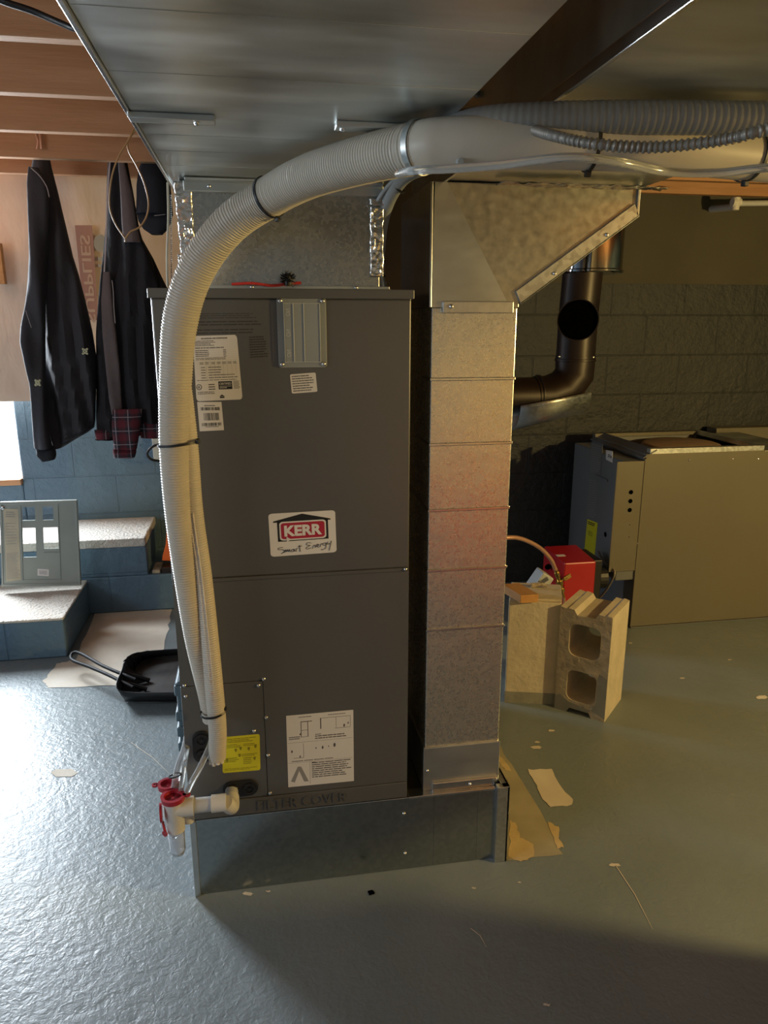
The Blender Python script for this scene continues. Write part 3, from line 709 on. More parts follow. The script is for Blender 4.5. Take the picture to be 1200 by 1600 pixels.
# foil lying between line set and boot top
fo = MB()
vs = []; fs = []
for j in range(13):
    for i in range(41):
        x = .70+.36*i/40; y = -.01-.05*j/12
        vs.append((x, y, 1.640+.007*noise.noise(Vector((x*60, y*70, 4)))-.004*j/12))
for j in range(12):
    for i in range(40): a = j*41+i; fs.append((a, a+1, a+42, a+41))
fo.add(vs, fs); o = fo.build('foil_flap', M['foil'], T2, smooth=True); so = o.modifiers.new('s', 'SOLIDIFY'); so.thickness = .0008

# ================================================================== LINE SET HOSES
ZL = 1.598
A = [P(1420, 262, 'Z', ZL), P(1300, 252, 'Z', ZL), P(1200, 245, 'Z', ZL), P(1050, 230, 'Z', ZL), P(900, 223, 'Z', ZL), P(780, 223, 'Z', ZL), P(700, 226, 'Z', ZL), P(655, 231, 'Z', ZL),
     P(560, 252, 'Y', -.40), P(480, 277, 'Y', -.29), P(421, 308, 'Y', -.20), P(358, 352, 'Y', -.15), P(308, 420, 'Y', -.115), P(282, 500, 'Y', -.095),
     P(274, 600, 'Y', -.085), P(272, 700, 'Y', -.08), P(278, 800, 'Y', -.075), P(290, 900, 'Y', -.07), P(305, 1000, 'Y', -.062), P(322, 1080, 'Y', -.05), P(330, 1125, 'Y', -.04)]
def radA(t):
    # thickness follows the split jacket: full until the cabinet, slimmer below
    if t < .62: return .0335
    return .0335+(.019-.0335)*min(1, (t-.62)/.36)
m = MB(); ribbed(m, A, radA, .0056, .0014, 28, .335)
LA = m.build('line_set_cover', M['hose'], None, smooth=True)
tag(LA, 'thick ribbed ivory refrigerant line cover arching over the front of the cabinet', 'hose')
Bp = [P(276, 560, 'Y', -.05), P(285, 620, 'Y', -.052), P(294, 700, 'Y', -.058), P(302, 800, 'Y', -.062), P(316, 900, 'Y', -.065), P(327, 1000, 'Y', -.068), P(335, 1080, 'Y', -.068), P(340, 1140, 'Y', -.06), P(339, 1184, 'Y', -.05)]
m = MB(); ribbed(m, Bp, lambda t: .021-.001*t, .0052, .0011, 24)
LB = m.build('insulated_line', M['hose'], None, smooth=True)
tag(LB, 'slimmer ivory insulated line with torn seam, lying along the thick ribbed cover', 'hose')
# open seam and torn foam on the slimmer line
m = MB(); sp3 = resample(spline(Bp, .01), .006)
for side in (-1, 1):
    pts = []
    for i, p in enumerate(sp3):
        if i < len(sp3)*.34: continue
        d = (CAM-p).normalized(); s_ = rgt*(-.0045+side*.0035+.0012*noise.noise(Vector((i*.7, side, 0))))
        pts.append(p+d*.0205+s_)
    m.tube(pts, .0018, 6)
m.build('torn_seam', M['foam'], LB, smooth=True)
m = MB(); pts = []
for i, p in enumerate(sp3):
    if len(sp3)*.72 < i < len(sp3)*.90: pts.append(p+(CAM-p).normalized()*.0200+rgt*(-.0045))
m.tube(pts, .003, 8, True, lambda i: .0015+.0022*abs(noise.noise(Vector((i*.4, 3, 1))))*2); o = m.build('copper_core', M['copper_pink'], LB, smooth=True)
m = MB()
for k in range(9):
    a = 2*PI*k/9; c = sp3[-1]; m.tube([c+Vector((.013*math.cos(a), .013*math.sin(a), .004)), c+Vector((.014*math.cos(a), .014*math.sin(a), -.006-.006*abs(math.sin(k*2.3))))], .005, 6)
m.build('frayed_end', M['foam'], LB, smooth=True)

def ring_tie(center, axis, r, wdt=.0045, tail=None, rx=1.0):
    a = Vector(axis).normalized(); u = a.cross(Vector((0, 1, 0))).normalized(); v = a.cross(u); c = Vector(center); n = 36
    mb = MB(); rings = []
    for k in range(n+1):
        t = 2*PI*k/n; d = u*math.cos(t)*rx+v*math.sin(t)
        rings.append([c+d*r-a*wdt/2, c+d*(r+.0015)-a*wdt/2, c+d*(r+.0015)+a*wdt/2, c+d*r+a*wdt/2])
    mb.loft(rings, False); return mb
def proj(p):
    d = Vector(p)-CAM; k = d.dot(fwd); return 600+F*d.dot(rgt)/k, 800-F*d.dot(upv)/k
def on_path(pts, px, py):
    sp_ = spline(pts, .01); i = min(range(1, len(sp_)-1), key=lambda i: (proj(sp_[i])[0]-px)**2+(proj(sp_[i])[1]-py)**2)
    return sp_[i], (sp_[i+1]-sp_[i-1]).normalized()
def cable_tie(center, axis, r, headdir, label, rx=1.0):
    t = thing('cable_tie', label, 'cable tie', center)
    ring_tie(center, axis, r, .0048, rx=rx).build('strap', M['black'], t, smooth=True)
    h = Vector(center)+Vector(headdir).normalized()*(r*rx+.003); mb = MB(); mb.obox(h, Vector(axis).normalized()*.004, Vector(headdir).normalized()*.004, Vector(axis).cross(Vector(headdir)).normalized()*.004)
    mb.build('tie_head', M['black'], t, bevel=.001); return t
tc_, ta_ = on_path(A, 421, 303)
cable_tie(tc_, ta_, .0345, (rgt*.55-upv*.8)-(rgt*.55-upv*.8).dot(ta_)*ta_, 'black cable tie around the ribbed cover where it arches below the overhead duct')
cable_tie(P(279, 692, 'Y', -.078), Vector((-.10, 0, 1)), .0345, Vector((1, -.45, .1)), 'black cable tie round both ivory hoses beside the barcode sticker', rx=1.15)
cable_tie(P(333, 1112, 'Y', -.06), Vector((-.1, 0, 1)), .027, P(352, 1110, 'Y', -.07)-P(333, 1115, 'Y', -.06), 'black cable tie round both ivory hoses near the yellow sticker')
tc_, ta_ = on_path(A, 918, 223)
cable_tie(tc_, ta_, .0345, (0, 0, -1), 'black cable tie round the ribbed cover in front of the flared boot')
tc_, ta_ = on_path(A, 1172, 243)
cable_tie(tc_, ta_, .0345, (0, 0, -1), 'black cable tie round the ribbed cover near the right edge of the photo')
# strap hanger
hg = thing('pipe_hanger', 'thin metal hanger strap holding the ribbed cover below the wide overhead duct', 'hanger', P(655, 231, 'Z', ZL))
tc_, ta_ = on_path(A, 657, 231)
ring_tie(tc_, ta_, .0342, .009).build('strap', M['galv'], hg, smooth=True)
m = MB(); c = P(657, 205, 'Z', 1.632); m.box(c.x-.012, c.x+.016, c.y-.01, c.y-.006, 1.622, 1.639)
m.tube([c+Vector((-.016, -.012, -.002)), c+Vector((.018, -.012, -.002))], .003, 8); m.build('bolt', M['screw'], hg)

# grey flexible conduits, armored cable, clear tube (all under the return duct)
c1 = [P(1420, 190, 'Z', 1.622), P(1200, 186, 'Z', 1.622), P(1080, 184, 'Z', 1.622), P(950, 184, 'Z', 1.622), P(820, 187, 'Z', 1.622), P(750, 192, 'Z', 1.624), P(712, 200, 'Z', 1.628), P(694, 215, 'Z', 1.626)]
m = MB(); ribbed(m, c1, .0205, .009, .0005, 22)
tag(m.build('flexible_conduit', M['grey_flex'], None, smooth=True), 'wide dark grey ribbed conduit running under the right overhead duct', 'conduit')
c2 = [P(1420, 160, 'Z', 1.60), P(1290, 180, 'Z', 1.585), P(1200, 202, 'Z', 1.56), P(1120, 220, 'Z', 1.555), P(1020, 230, 'Z', 1.555), P(930, 225, 'Z', 1.56), P(865, 212, 'Z', 1.58), P(832, 202, 'Z', 1.61), P(805, 190, 'Z', 1.643)]
m = MB(); ribbed(m, c2, .0066, .0065, .0016, 14)
tag(m.build('armored_cable', M['armor'], None, smooth=True), 'thin armored metal cable sagging in front of the ribbed cover at upper right', 'cable')
c3 = [P(1400, 250, 'Z', 1.57), P(1200, 262, 'Z', 1.562), P(1120, 270, 'Z', 1.56), P(1040, 268, 'Z', 1.56), P(960, 252, 'Z', 1.56), P(880, 246, 'Z', 1.562), P(780, 258, 'Z', 1.56), P(700, 264, 'Z', 1.56), P(650, 266, 'Z', 1.562), P(622, 272, 'Z', 1.565)]
m = MB(); m.tube(spline(c3, .01), .0055, 12)
tag(m.build('clear_drain_tube', M['clear_tube'], None, smooth=True), 'clear vinyl tube hanging along the underside of the ribbed cover at upper right', 'tube')
c4 = [P(592, 446, 'Y', .13), P(591, 420, 'Y', .13), P(592, 385, 'Y', .12), P(598, 340, 'Y', .08), P(612, 302, 'Y', .0), P(636, 272, 'Y', -.12), P(680, 255, 'Y', -.28), P(740, 244, 'Z', 1.58)]
m = MB(); m.tube(spline(c4, .008), .0148, 20)
cn = m.build('grey_conduit', M['grey_pvc'], None, smooth=True); tag(cn, 'smooth grey liquid-tight conduit curving up from the cabinet top to the hoses', 'conduit')
m = MB(); p = P(592, 438, 'Y', .13); m.lathe((p.x, p.y, H), (0, 0, 1), [(0, .021), (.010, .021), (.010, .017), (.022, .017)], 24); m.build('conduit_fitting', M['grey_pvc'], cn, smooth=True)
for (a, b_, y) in ((591, 432, .13), (591, 408, .13)):
    ring_tie(P(a, b_, 'Y', y), (0, .1, 1), .0152, .003).build('tie', M['black'], cn)
ring_tie(P(622, 290, 'Y', -.05), Vector((.5, -.4, .5)), .0175, .005).build('tie', M['black'], cn)
m = MB(); m.tube(spline([P(577, 446, 'Y', .10), P(577, 400, 'Y', .10), P(580, 340, 'Y', .07), P(592, 310, 'Y', .02), P(618, 280, 'Y', -.08), P(660, 262, 'Y', -.2), P(720, 252, 'Z', 1.57)], .01), .004, 10)
tag(m.build('thermostat_cable', M['grey_pvc'], None, smooth=True), 'thin grey cable following the smooth grey conduit beside the plenum', 'cable')
m = MB(); m.tube(spline([P(573, 448, 'Y', .09), P(572, 425, 'Y', .085), P(578, 408, 'Y', .08), P(580, 395, 'Y', .09)], .01), .0035, 8)
tag(m.build('black_wire', M['black'], None, smooth=True), 'short black wire at the foot of the smooth grey conduit', 'wire')
# red wire + brush
m = MB(); m.tube(spline([(.16, .012, H+.010), (.20, .010, H+.012), (.24, .012, H+.008), (.275, .014, H+.012), (.30, .016, H+.014)], .006), .0028, 8)
tag(m.build('red_wire', M['red_wire'], None, smooth=True), 'red wire lying on the cabinet top beside the black bristle tuft', 'wire')
m = MB(); rb = random.Random(2); c0 = P(450, 437, 'Y', .0)
for k in range(170):
    d = Vector((rb.uniform(-1, 1), rb.uniform(-1, 1), rb.uniform(-.5, 1))).normalized()
    m.tube([c0, c0+d*rb.uniform(.013, .019)], .0007, 3)
m.lathe(c0-Vector((0, 0, .012)), (0, 0, 1), [(0, .006), (.02, .007)], 12)
tag(m.build('bristle_tuft', M['black'], None), 'small black bristle tuft on the front edge of the cabinet top', 'brush')
# cords left of the plenum
m = MB(); m.tube(spline([P(262, 285, 'Y', .05), P(263, 340, 'Y', .05), P(261, 400, 'Y', .06), P(262, 448, 'Y', .07)], .01), .0022, 8)
tag(m.build('ivory_cord', M['paper_old'], None, smooth=True), 'thin tan cord hanging down the left side of the plenum', 'cord')
m = MB(); p0 = P(267, 305, 'Y', .045); p1 = P(268, 446, 'Y', .045)
for k in range(46): m.lathe(p0.lerp(p1, k/46), (0, 0, 1), [(-.0014, .0006), (0, .0019), (.0014, .0006)], 6)
tag(m.build('beaded_cord', M['screw'], None), 'beaded metal chain hanging beside the foil tape of the plenum', 'chain')

# ================================================================== CONDENSATE TRAP
TR = thing('condensate_trap', 'white PVC drain trap with red caps and clear cup, lower left of cabinet', 'drain trap', P(275, 1335, 'Y', -.10))
e0 = P(362, 1236, 'Y', -.005); cY = -.10
pipeZ = P(320, 1257, 'Y', cY).z
xe = P(352, 1257, 'Y', cY).x; xt = P(272, 1257, 'Y', cY).x
m = MB(); m.tube([(e0.x, -.004, e0.z), (e0.x, -.035, e0.z)], .0155, 20); m.build('pipe_stub', M['lgrey_pvc'], TR, smooth=True)
m = MB(); m.tube(spline([(e0.x+.001, -.028, e0.z), (e0.x+.002, -.06, e0.z-.002), (e0.x-.002, -.088, (e0.z+pipeZ)/2), (xe, cY, pipeZ)], .006), .0168, 22)
m.tube([(xe+.002, cY, pipeZ), (xe-.030, cY, pipeZ)], .0195, 22); m.build('elbow', M['white_pvc'], TR, smooth=True)
m = MB(); m.tube([(xe-.02, cY, pipeZ), (xt+.03, cY, pipeZ)], .0165, 22); m.build('drain_pipe', M['lgrey_pvc'], TR, smooth=True)
zt0 = pipeZ+.026
m = MB(); m.lathe((xt, cY, zt0), (0, 0, -1), [(0, .0215), (.045, .0215), (.048, .020), (.082, .020), (.082, .016)], 28)
m.tube([(xt, cY, pipeZ), (xt+.042, cY, pipeZ)], .0215, 22)
m.lathe((xt-.014, cY+.042, zt0-.002), (0, 0, -1), [(0, .019), (.07, .018)], 24); m.tube([(xt, cY, pipeZ-.01), (xt-.014, cY+.042, pipeZ-.01)], .015, 16)
m.tube([(xt+.025, cY+.03, pipeZ-.015), (xt+.025, cY+.03, pipeZ-.06)], .013, 14)
m.build('trap_body', M['white_pvc'], TR, smooth=True)
for (dx, dy, dz, r_) in ((-.001, -.002, 0, .0255), (-.017, .043, .002, .0215)):
    m = MB(); m.lathe((xt+dx, cY+dy, zt0+dz-.006), (0, 0, 1), [(0, r_-.002), (.002, r_), (.008, r_), (.008, r_+.001), (.013, r_+.001), (.013, r_-.006), (.006, r_-.007), (.006, .004), (.007, .003)], 30)
    cap = m.build('cap', M['trap_red'], TR, smooth=True)
    m = MB(); s_ = 1 if dx > -.01 else -1
    c = Vector((xt+dx+s_*(r_+.006), cY+dy, zt0+dz+.003))
    m.lathe(c, (0, 0, 1), [(0, .007), (.004, .007), (.004, .0035), (0, .0035)], 14, False); m.obox(c-Vector((s_*.006, 0, -.002)), (.004, 0, 0), (0, .004, 0), (0, 0, .002)); m.build('pull_tab', M['trap_red'], cap)
m = MB(); c = Vector((xt-.026, cY-.004, pipeZ-.006)); m.lathe(c, (-1, -.1, 0), [(0, .021), (.005, .021), (.005, .012), (.004, .003)], 26)
m.tube([c+Vector((0, -.004, -.02)), c+Vector((.004, -.012, -.040))], .003, 8); m.lathe(c+Vector((.004, -.014, -.044)), (-.6, -.8, 0), [(-.0015, .007), (.0015, .007)], 14)
m.build('side_cap', M['trap_red'], TR, smooth=True)
m = MB(); zb0 = zt0-.078
m.lathe((xt, cY, zb0), (0, 0, -1), [(0, .0185), (.055, .0175), (.066, .014), (.072, .006), (.073, .001), (.0715, .001), (.064, .0125), (.054, .016), (0, .0168)], 24, False)
m.build('clear_cup', M['clear'], TR, smooth=True)
m = MB(); m.lathe((xt-.014, cY+.042, zb0+.006), (0, 0, -1), [(0, .0165), (.05, .0155), (.06, .010), (.064, .001)], 20, False); m.build('clear_cup', M['clear'], TR, smooth=True)
# clear tubes
m = MB(); m.tube(spline([P(330, 1158, 'Y', -.03), P(325, 1172, 'Y', -.05), P(312, 1200, 'Y', -.075), P(300, 1222, 'Y', -.09), P(292, 1240, 'Y', -.095)], .006), .0068, 14)
tag(m.build('drain_tube', M['clear_tube'], None, smooth=True), 'milky tube from the end of the ivory lines down to the red-capped trap', 'tube')
m = MB(); m.tube(spline([P(296, 1140, 'Y', .05), P(290, 1170, 'Y', .0), P(280, 1200, 'Y', -.04), P(274, 1232, 'Y', -.075)], .006), .0105, 14); m.tube(spline([P(292, 1170, 'Y', -.02), P(287, 1205, 'Y', -.05), P(283, 1235, 'Y', -.09)], .006), .006, 12)
tt = m.build('drain_tube', M['clear_tube'], None, smooth=True); tag(tt, 'clear tube tied behind the red caps at the left edge of the cabinet', 'tube')
m = MB(); pa = P(273, 1212, 'Y', -.06); m.add(*(lambda z: (z.v, z.f))(ring_tie(pa, (-.15, .3, 1), .0125, .003))); m.build('tie', M['black'], tt)

m = MB(); xa, xb = P(594, 400, 'Y', .80).x-.27, P(700, 400, 'Y', .80).x; m.box(xa, xb, .80, .90, 0, 1.95)  # added dark board; darkens the gap and its reflection in the boot
tag(m.build('added_post', M['brown_pipe'], None, bevel=.003), 'added dark brown post darkening the gap between plenum and duct boot', 'post')
# ================================================================== FLUE PIPE
FY = 1.42
FL = thing('flue_pipe', 'dark brown stove flue pipe with an open black tee port, behind the duct riser', 'flue pipe', P(903, 617, 'Y', FY))
a0 = P(912, 420, 'Y', FY); a1 = P(903, 500, 'Y', FY); a2 = P(899, 560, 'Y', FY)
m = MB(); m.tube([a0+Vector((0, 0, .06)), a1, a2], .081, 40); m.build('vertical_pipe', M['brown_pipe'], FL, smooth=True)
elb = [a2+Vector((0, 0, .01)), P(897, 585, 'Y', FY), P(882, 606, 'Y', FY), P(858, 617, 'Y', FY), P(835, 619, 'Y', FY)]
m = MB(); m.tube(elb, .0835, 40)
for i in (1, 2, 3): pass
m.build('elbow', M['brown_pipe'], FL, smooth=True)
m = MB(); m.tube([P(838, 619, 'Y', FY), P(560, 625, 'Y', FY)], .080, 40); m.build('horizontal_pipe', M['brown_pipe'], FL, smooth=True)
m = MB(); dd = (CAM-a1); dd.z *= .35; dd.normalize()
m.lathe(a1+dd*.05, dd, [(0, .083), (.052, .083), (.052, .079), (.0, .079)], 44, False); m.build('tee_collar', M['brown_pipe'], FL, smooth=True)
m = MB(); m.lathe(a1+dd*.090, dd, [(0, .079), (.001, .0785)], 44); m.build('open_port', M['hole_spot'], FL)
m = MB()
for (p, q_) in ((a2, .086), ): m.lathe(p+Vector((0, 0, -.012)), (0, 0, 1), [(0, .082), (.002, q_), (.010, q_), (.012, .082)], 40)
m.lathe(P(838, 618, 'Y', FY), (1, 0, 0), [(0, .082), (.002, .087), (.010, .087), (.012, .082)], 40)
m.build('joint_band', M['brown_pipe'], FL, smooth=True)
for (a, b_) in ((874, 557), (927, 558), (866, 612)):
    p = P(a, b_, 'Y', FY-.07); screw_mb(p, r=.005).build('screw', M['screw'], FL)
cc = P(924, 428, 'Y', FY)
m = MB(); m.lathe(cc, (0, 0, 1), [(0, .122), (.005, .127), (.012, .127), (.016, .121), (.55, .121)], 56); o = m.build('chimney_collar', M['chrome'], None, smooth=True)
tag(o, 'shiny stainless chimney section above the brown flue pipe', 'chimney pipe')
m = MB(); n = 24; rings = []
for k in range(n+1):
    a = R(182+178*k/n); x_ = 0
    rings.append([(P(800, 640, 'Y', FY).x, FY+.105*math.cos(a), P(800, 628, 'Y', FY).z+.120*math.sin(a)), (P(905, 640, 'Y', FY).x, FY+.105*math.cos(a)*1.05, P(890, 608, 'Y', FY).z+.105*math.sin(a))])
vs = [v for r_ in rings for v in r_]; fs = [(2*i, 2*i+1, 2*i+3, 2*i+2) for i in range(n)]
m.add(vs, fs); o = m.build('pipe_shield', M['galv'], None, smooth=True); so = o.modifiers.new('s', 'SOLIDIFY'); so.thickness = .002
tag(o, 'curved galvanized shield cradling the underside of the brown flue elbow', 'shield')

# ================================================================== FURNACE AT RIGHT
FX0, FX1, FY0, FY1, FH = 1.852, 2.66, 1.33, 1.86, .812
FU = thing('old_furnace', 'removed beige furnace cabinet with open top, standing at right by the back wall', 'furnace', (2.2, 1.6, 0))
m = MB(); m.box(FX0, FX1, FY0, FY0+.012, .004, FH); m.build('front_panel', M['furnace_beige'], FU, bevel=.003)
m = MB(); m.box(FX0+.004, FX0+.014, FY0+.01, FY1, .004, FH); m.box(FX1-.01, FX1, FY0+.01, FY1, .004, FH); m.box(FX0, FX1, FY1-.01, FY1, .004, FH); m.box(FX0, FX1, FY0, FY1, 0, .012)
m.box(FX0+.02, FX1, FY0+.02, FY1-.02, .60, .62); m.build('cabinet_shell', M['furnace_grey'], FU, bevel=.002)
m = MB(); rx1 = P(1180, 700, 'Z', FH).x
m.box(FX0+.02, rx1, FY0+.005, FY0+.035, FH-.002, FH+.022); m.build('front_rim', M['galv'], FU, bevel=.002)
m = MB(); m.box(FX0, rx1, FY1-.03, FY1+.002, FH-.002, FH+.016); m.build('rear_rim', M['furnace_beige'], FU, bevel=.002)
m = MB(); m.box(rx1-.02, rx1, FY0+.03, FY1-.02, FH-.002, FH+.02); m.box(rx1, FX1, FY0, FY1, FH-.006, FH+.0); m.build('inner_rim', M['galv_dull'], FU, bevel=.002)
m = MB(); m.prism([(FX0-.012, FY0+.0, FH-.02), (FX0-.012, FY1, FH-.02), (FX0+.05, FY1, FH+.014), (FX0+.05, FY0+.0, FH+.014)], (.0, 0, .006)); m.build('left_rim', M['furnace_grey'], FU, bevel=.002)
m = MB(); c = P(1050, 690, 'Z', .80); m.lathe((c.x, 1.62, .62), (0, 0, 1), [(0, .185), (.165, .185), (.185, .175), (.19, .16), (.19, .01)], 48); m.build('blower_disc', M['tan'], FU, smooth=True)
# left side door, proud of the shell
LX = FX0-.095
m = MB(); m.box(LX+.0, FX0+.004, FY0+.006, FY1-.005, .235, FH-.03)
sd = m.build('side_door', M['furnace_grey'], FU, bevel=.006)
# beige front strip with three round holes
xs0, xs1 = P(958, 895, 'Y', FY0).x+.0, FX0-.022
m = MB(); m.box(FX0-.135, FX0-.008, FY0-.006, FY0+.004, .283, FH-.028); st = m.build('control_strip', M['furnace_beige'], FU, bevel=.003)
for (a, b_) in ((986, 769), (985, 783), (984, 797)):
    p = P(a, b_, 'Y', FY0-.007); m = MB(); m.lathe(p, (0, -1, 0), [(0, .0095), (.0012, .0095)], 20); m.build('knockout_hole', M['hole_spot'], st)
for (a, b_) in ((984, 820), (983, 839)):
    p = P(a, b_, 'Y', FY0-.007); m = MB(); m.lathe(p, (0, -1, 0), [(0, .002), (.001, .002)], 8); m.build('knockout_hole', M['hole_spot'], st)
m = MB(); m.box(FX0-.006, FX0+.006, FY0-.004, FY0+.01, .01, FH-.02); m.build('corner_trim', M['furnace_beige'], FU, bevel=.002)
for (a, b_) in ((1077, 719), (1145, 717), (1185, 717), (996, 849), (986, 970)):
    screw_mb(P(a, b_, 'Y', FY0), r=.0045).build('screw', M['screw'], FU)
def XQ(c, x): return Quad([P(a, b_, 'X', x) for a, b_ in c], (-1, 0, 0))
q = XQ(((924, 690), (942, 694), (939, 742), (921, 738)), LX); m = MB(); m.prism([q(0, 0), q(1, 0), q(1, 1), q(0, 1)], (-.001, 0, 0)); lb = m.build('data_plate', M['furnace_grey'], FU); m = MB(); q.lines(m, .08, .95, .05, .95, 12, .0014, .4); m.build('printed_lines', M['ink_mid'], lb)
q = XQ(((921, 748), (934, 750), (932, 810), (918, 808)), LX); m = MB(); q.lines(m, 0, 1, 0, 1, 16, .001, .4); m.build('fine_print', M['ink_mid'], sd)
q = XQ(((947, 703), (957.5, 705), (957, 723), (947, 718)), LX); m = MB(); m.prism([q(0, 0), q(1, 0), q(1, 1), q(0, 1)], (-.001, 0, 0)); lb = m.build('logo_sticker', M['label_kerr'], FU)
m = MB(); q.text(m, 'Du', .3, .95, .35, .65, .0014, bold=.03, shear=.3); m.build('sticker_lettering', M['ink'], lb)
q = XQ(((918, 811), (934, 817), (929, 871), (913, 863)), LX); m = MB(); m.prism([q(0, 0), q(1, 0), q(1, 1), q(0, 1)], (-.001, 0, 0)); lb = m.build('energy_label', M['label_yellow'], FU); lb['label'] = 'yellow label on the side door'
m = MB(); q.lines(m, .08, .92, .86, .96, 2, .0014, .6); q.lines(m, .2, .7, .55, .7, 3, .0014, .3); m.build('printed_lines', M['ink'], lb)
m = MB(); p = P(946, 835, 'X', LX); m.lathe(p, (-1, 0, 0), [(0, .012), (.001, .012)], 16); m.build('knob_hole', M['hole_spot'], sd)
m = MB(); p0 = P(935, 741, 'X', LX); m.box(LX-.006, LX, p0.y-.10, p0.y+.02, p0.z-.016, p0.z-.004); m.build('door_handle', M['furnace_grey'], sd, bevel=.003)
m = MB(); m.tube(spline([P(935, 862, 'X', LX-.02), P(945, 880, 'X', LX-.03), P(957, 888, 'X', LX-.02), P(960, 898, 'X', LX-.02), P(950, 918, 'X', LX-.03), P(938, 933, 'X', LX-.04)], .01), .005, 10)
tag(m.build('loose_cable', M['armor'], None, smooth=True), 'short grey cable dangling between the red box and the furnace', 'cable')
m = MB(); m.box(2.56, 3.4, 1.90, 1.985, 0, .828); o = m.build('spare_panel', M['furnace_beige'], None, bevel=.003)
tag(o, 'beige sheet metal panel leaning on the wall behind the furnace at right', 'panel')

# red burner box
RB = thing('burner_box', 'small red metal burner box on the floor behind the concrete blocks', 'burner', (1.5, 1.42, 0))
r0 = [P(853, 866, 'Y', 1.42), P(883, 880, 'Y', 1.25), P(930, 876, 'Y', 1.25)]
x0 = P(881, 900, 'Y', 1.25).x; x1 = P(930, 900, 'Y', 1.25).x; zt_ = P(883, 880, 'Y', 1.25).z
xl = P(851, 880, 'Y', 1.48).x; 
base_ = [(x0, 1.25), (x1, 1.25), (x1+.02, 1.50), (xl, 1.50)]
m = MB(); m.prism([(a, b_, .09) for a, b_ in base_], (0, 0, zt_-.09)); m.build('casing', M['red_box'], RB, bevel=.006)
m = MB(); m.prism([(a, b_, .0) for a, b_ in ((x0+.02, 1.28), (x1-.01, 1.28), (x1, 1.47), (xl+.03, 1.47))], (0, 0, .09)); m.build('mounting_foot', M['black'], RB)
m = MB(); m.box(x1, x1+.05, 1.29, 1.46, .16, zt_-.01); m.lathe((x1+.05, 1.36, .25), (1, 0, 0), [(0, .05), (.05, .05)], 20); m.build('motor', M['black'], RB, bevel=.004)
m = MB(); c = P(876, 868, 'Z', zt_); m.box(c.x-.02, c.x+.02, c.y-.012, c.y+.012, zt_, zt_+.001); m.build('sticker', M['label_white'], RB)
m = MB(); c = P(856, 886, 'Y', 1.40); m.lathe(c, (-.7, -.7, 0), [(-.01, .012), (.006, .012)], 16); m.build('side_port', M['hole_spot'], RB)
# copper tube with brass valve
CT = thing('copper_fuel_line', 'bent copper tube with brass valve hooking over behind the concrete blocks', 'pipe', P(882, 940, 'Y', 1.1))
m = MB(); m.tube(spline([P(700, 860, 'Y', 1.0), P(750, 846, 'Y', 1.0), P(792, 840, 'Y', 1.02), P(815, 842, 'Y', 1.05), P(842, 855, 'Y', 1.1), P(860, 873, 'Y', 1.13), P(868, 890, 'Y', 1.15)], .01), .0085, 14); m.tube([P(880, 930, 'Y', 1.17), P(882, 938, 'Y', 1.18), Vector((P(882, 938, 'Y', 1.18).x, 1.18, .001))], .006, 10); m.build('copper_tube', M['copper_pink'], CT, smooth=True)
v0 = P(868, 888, 'Y', 1.15); v1 = P(882, 936, 'Y', 1.17); ax = (v1-v0)
m = MB(); m.lathe(v0, ax, [(0, .009), (.018, .009), (.018, .0115), (.04, .0115), (.04, .008), (.06, .008), (.06, .015), (.082, .015), (.082, .009), (.10, .009), (.10, .013), (.12, .013), (.12, .006), (.15, .006)], 8); m.build('brass_fitting', M['brass'], CT, bevel=.0008)
m = MB(); c = v0.lerp(v1, .42); m.obox(c+Vector((.03, -.01, .02)), (.014, 0, .008), (0, .003, 0), (-.004, 0, .008)); m.tube([c, c+Vector((.03, -.01, .02))], .005, 8); m.build('valve_lever', M['brass'], CT, bevel=.001)

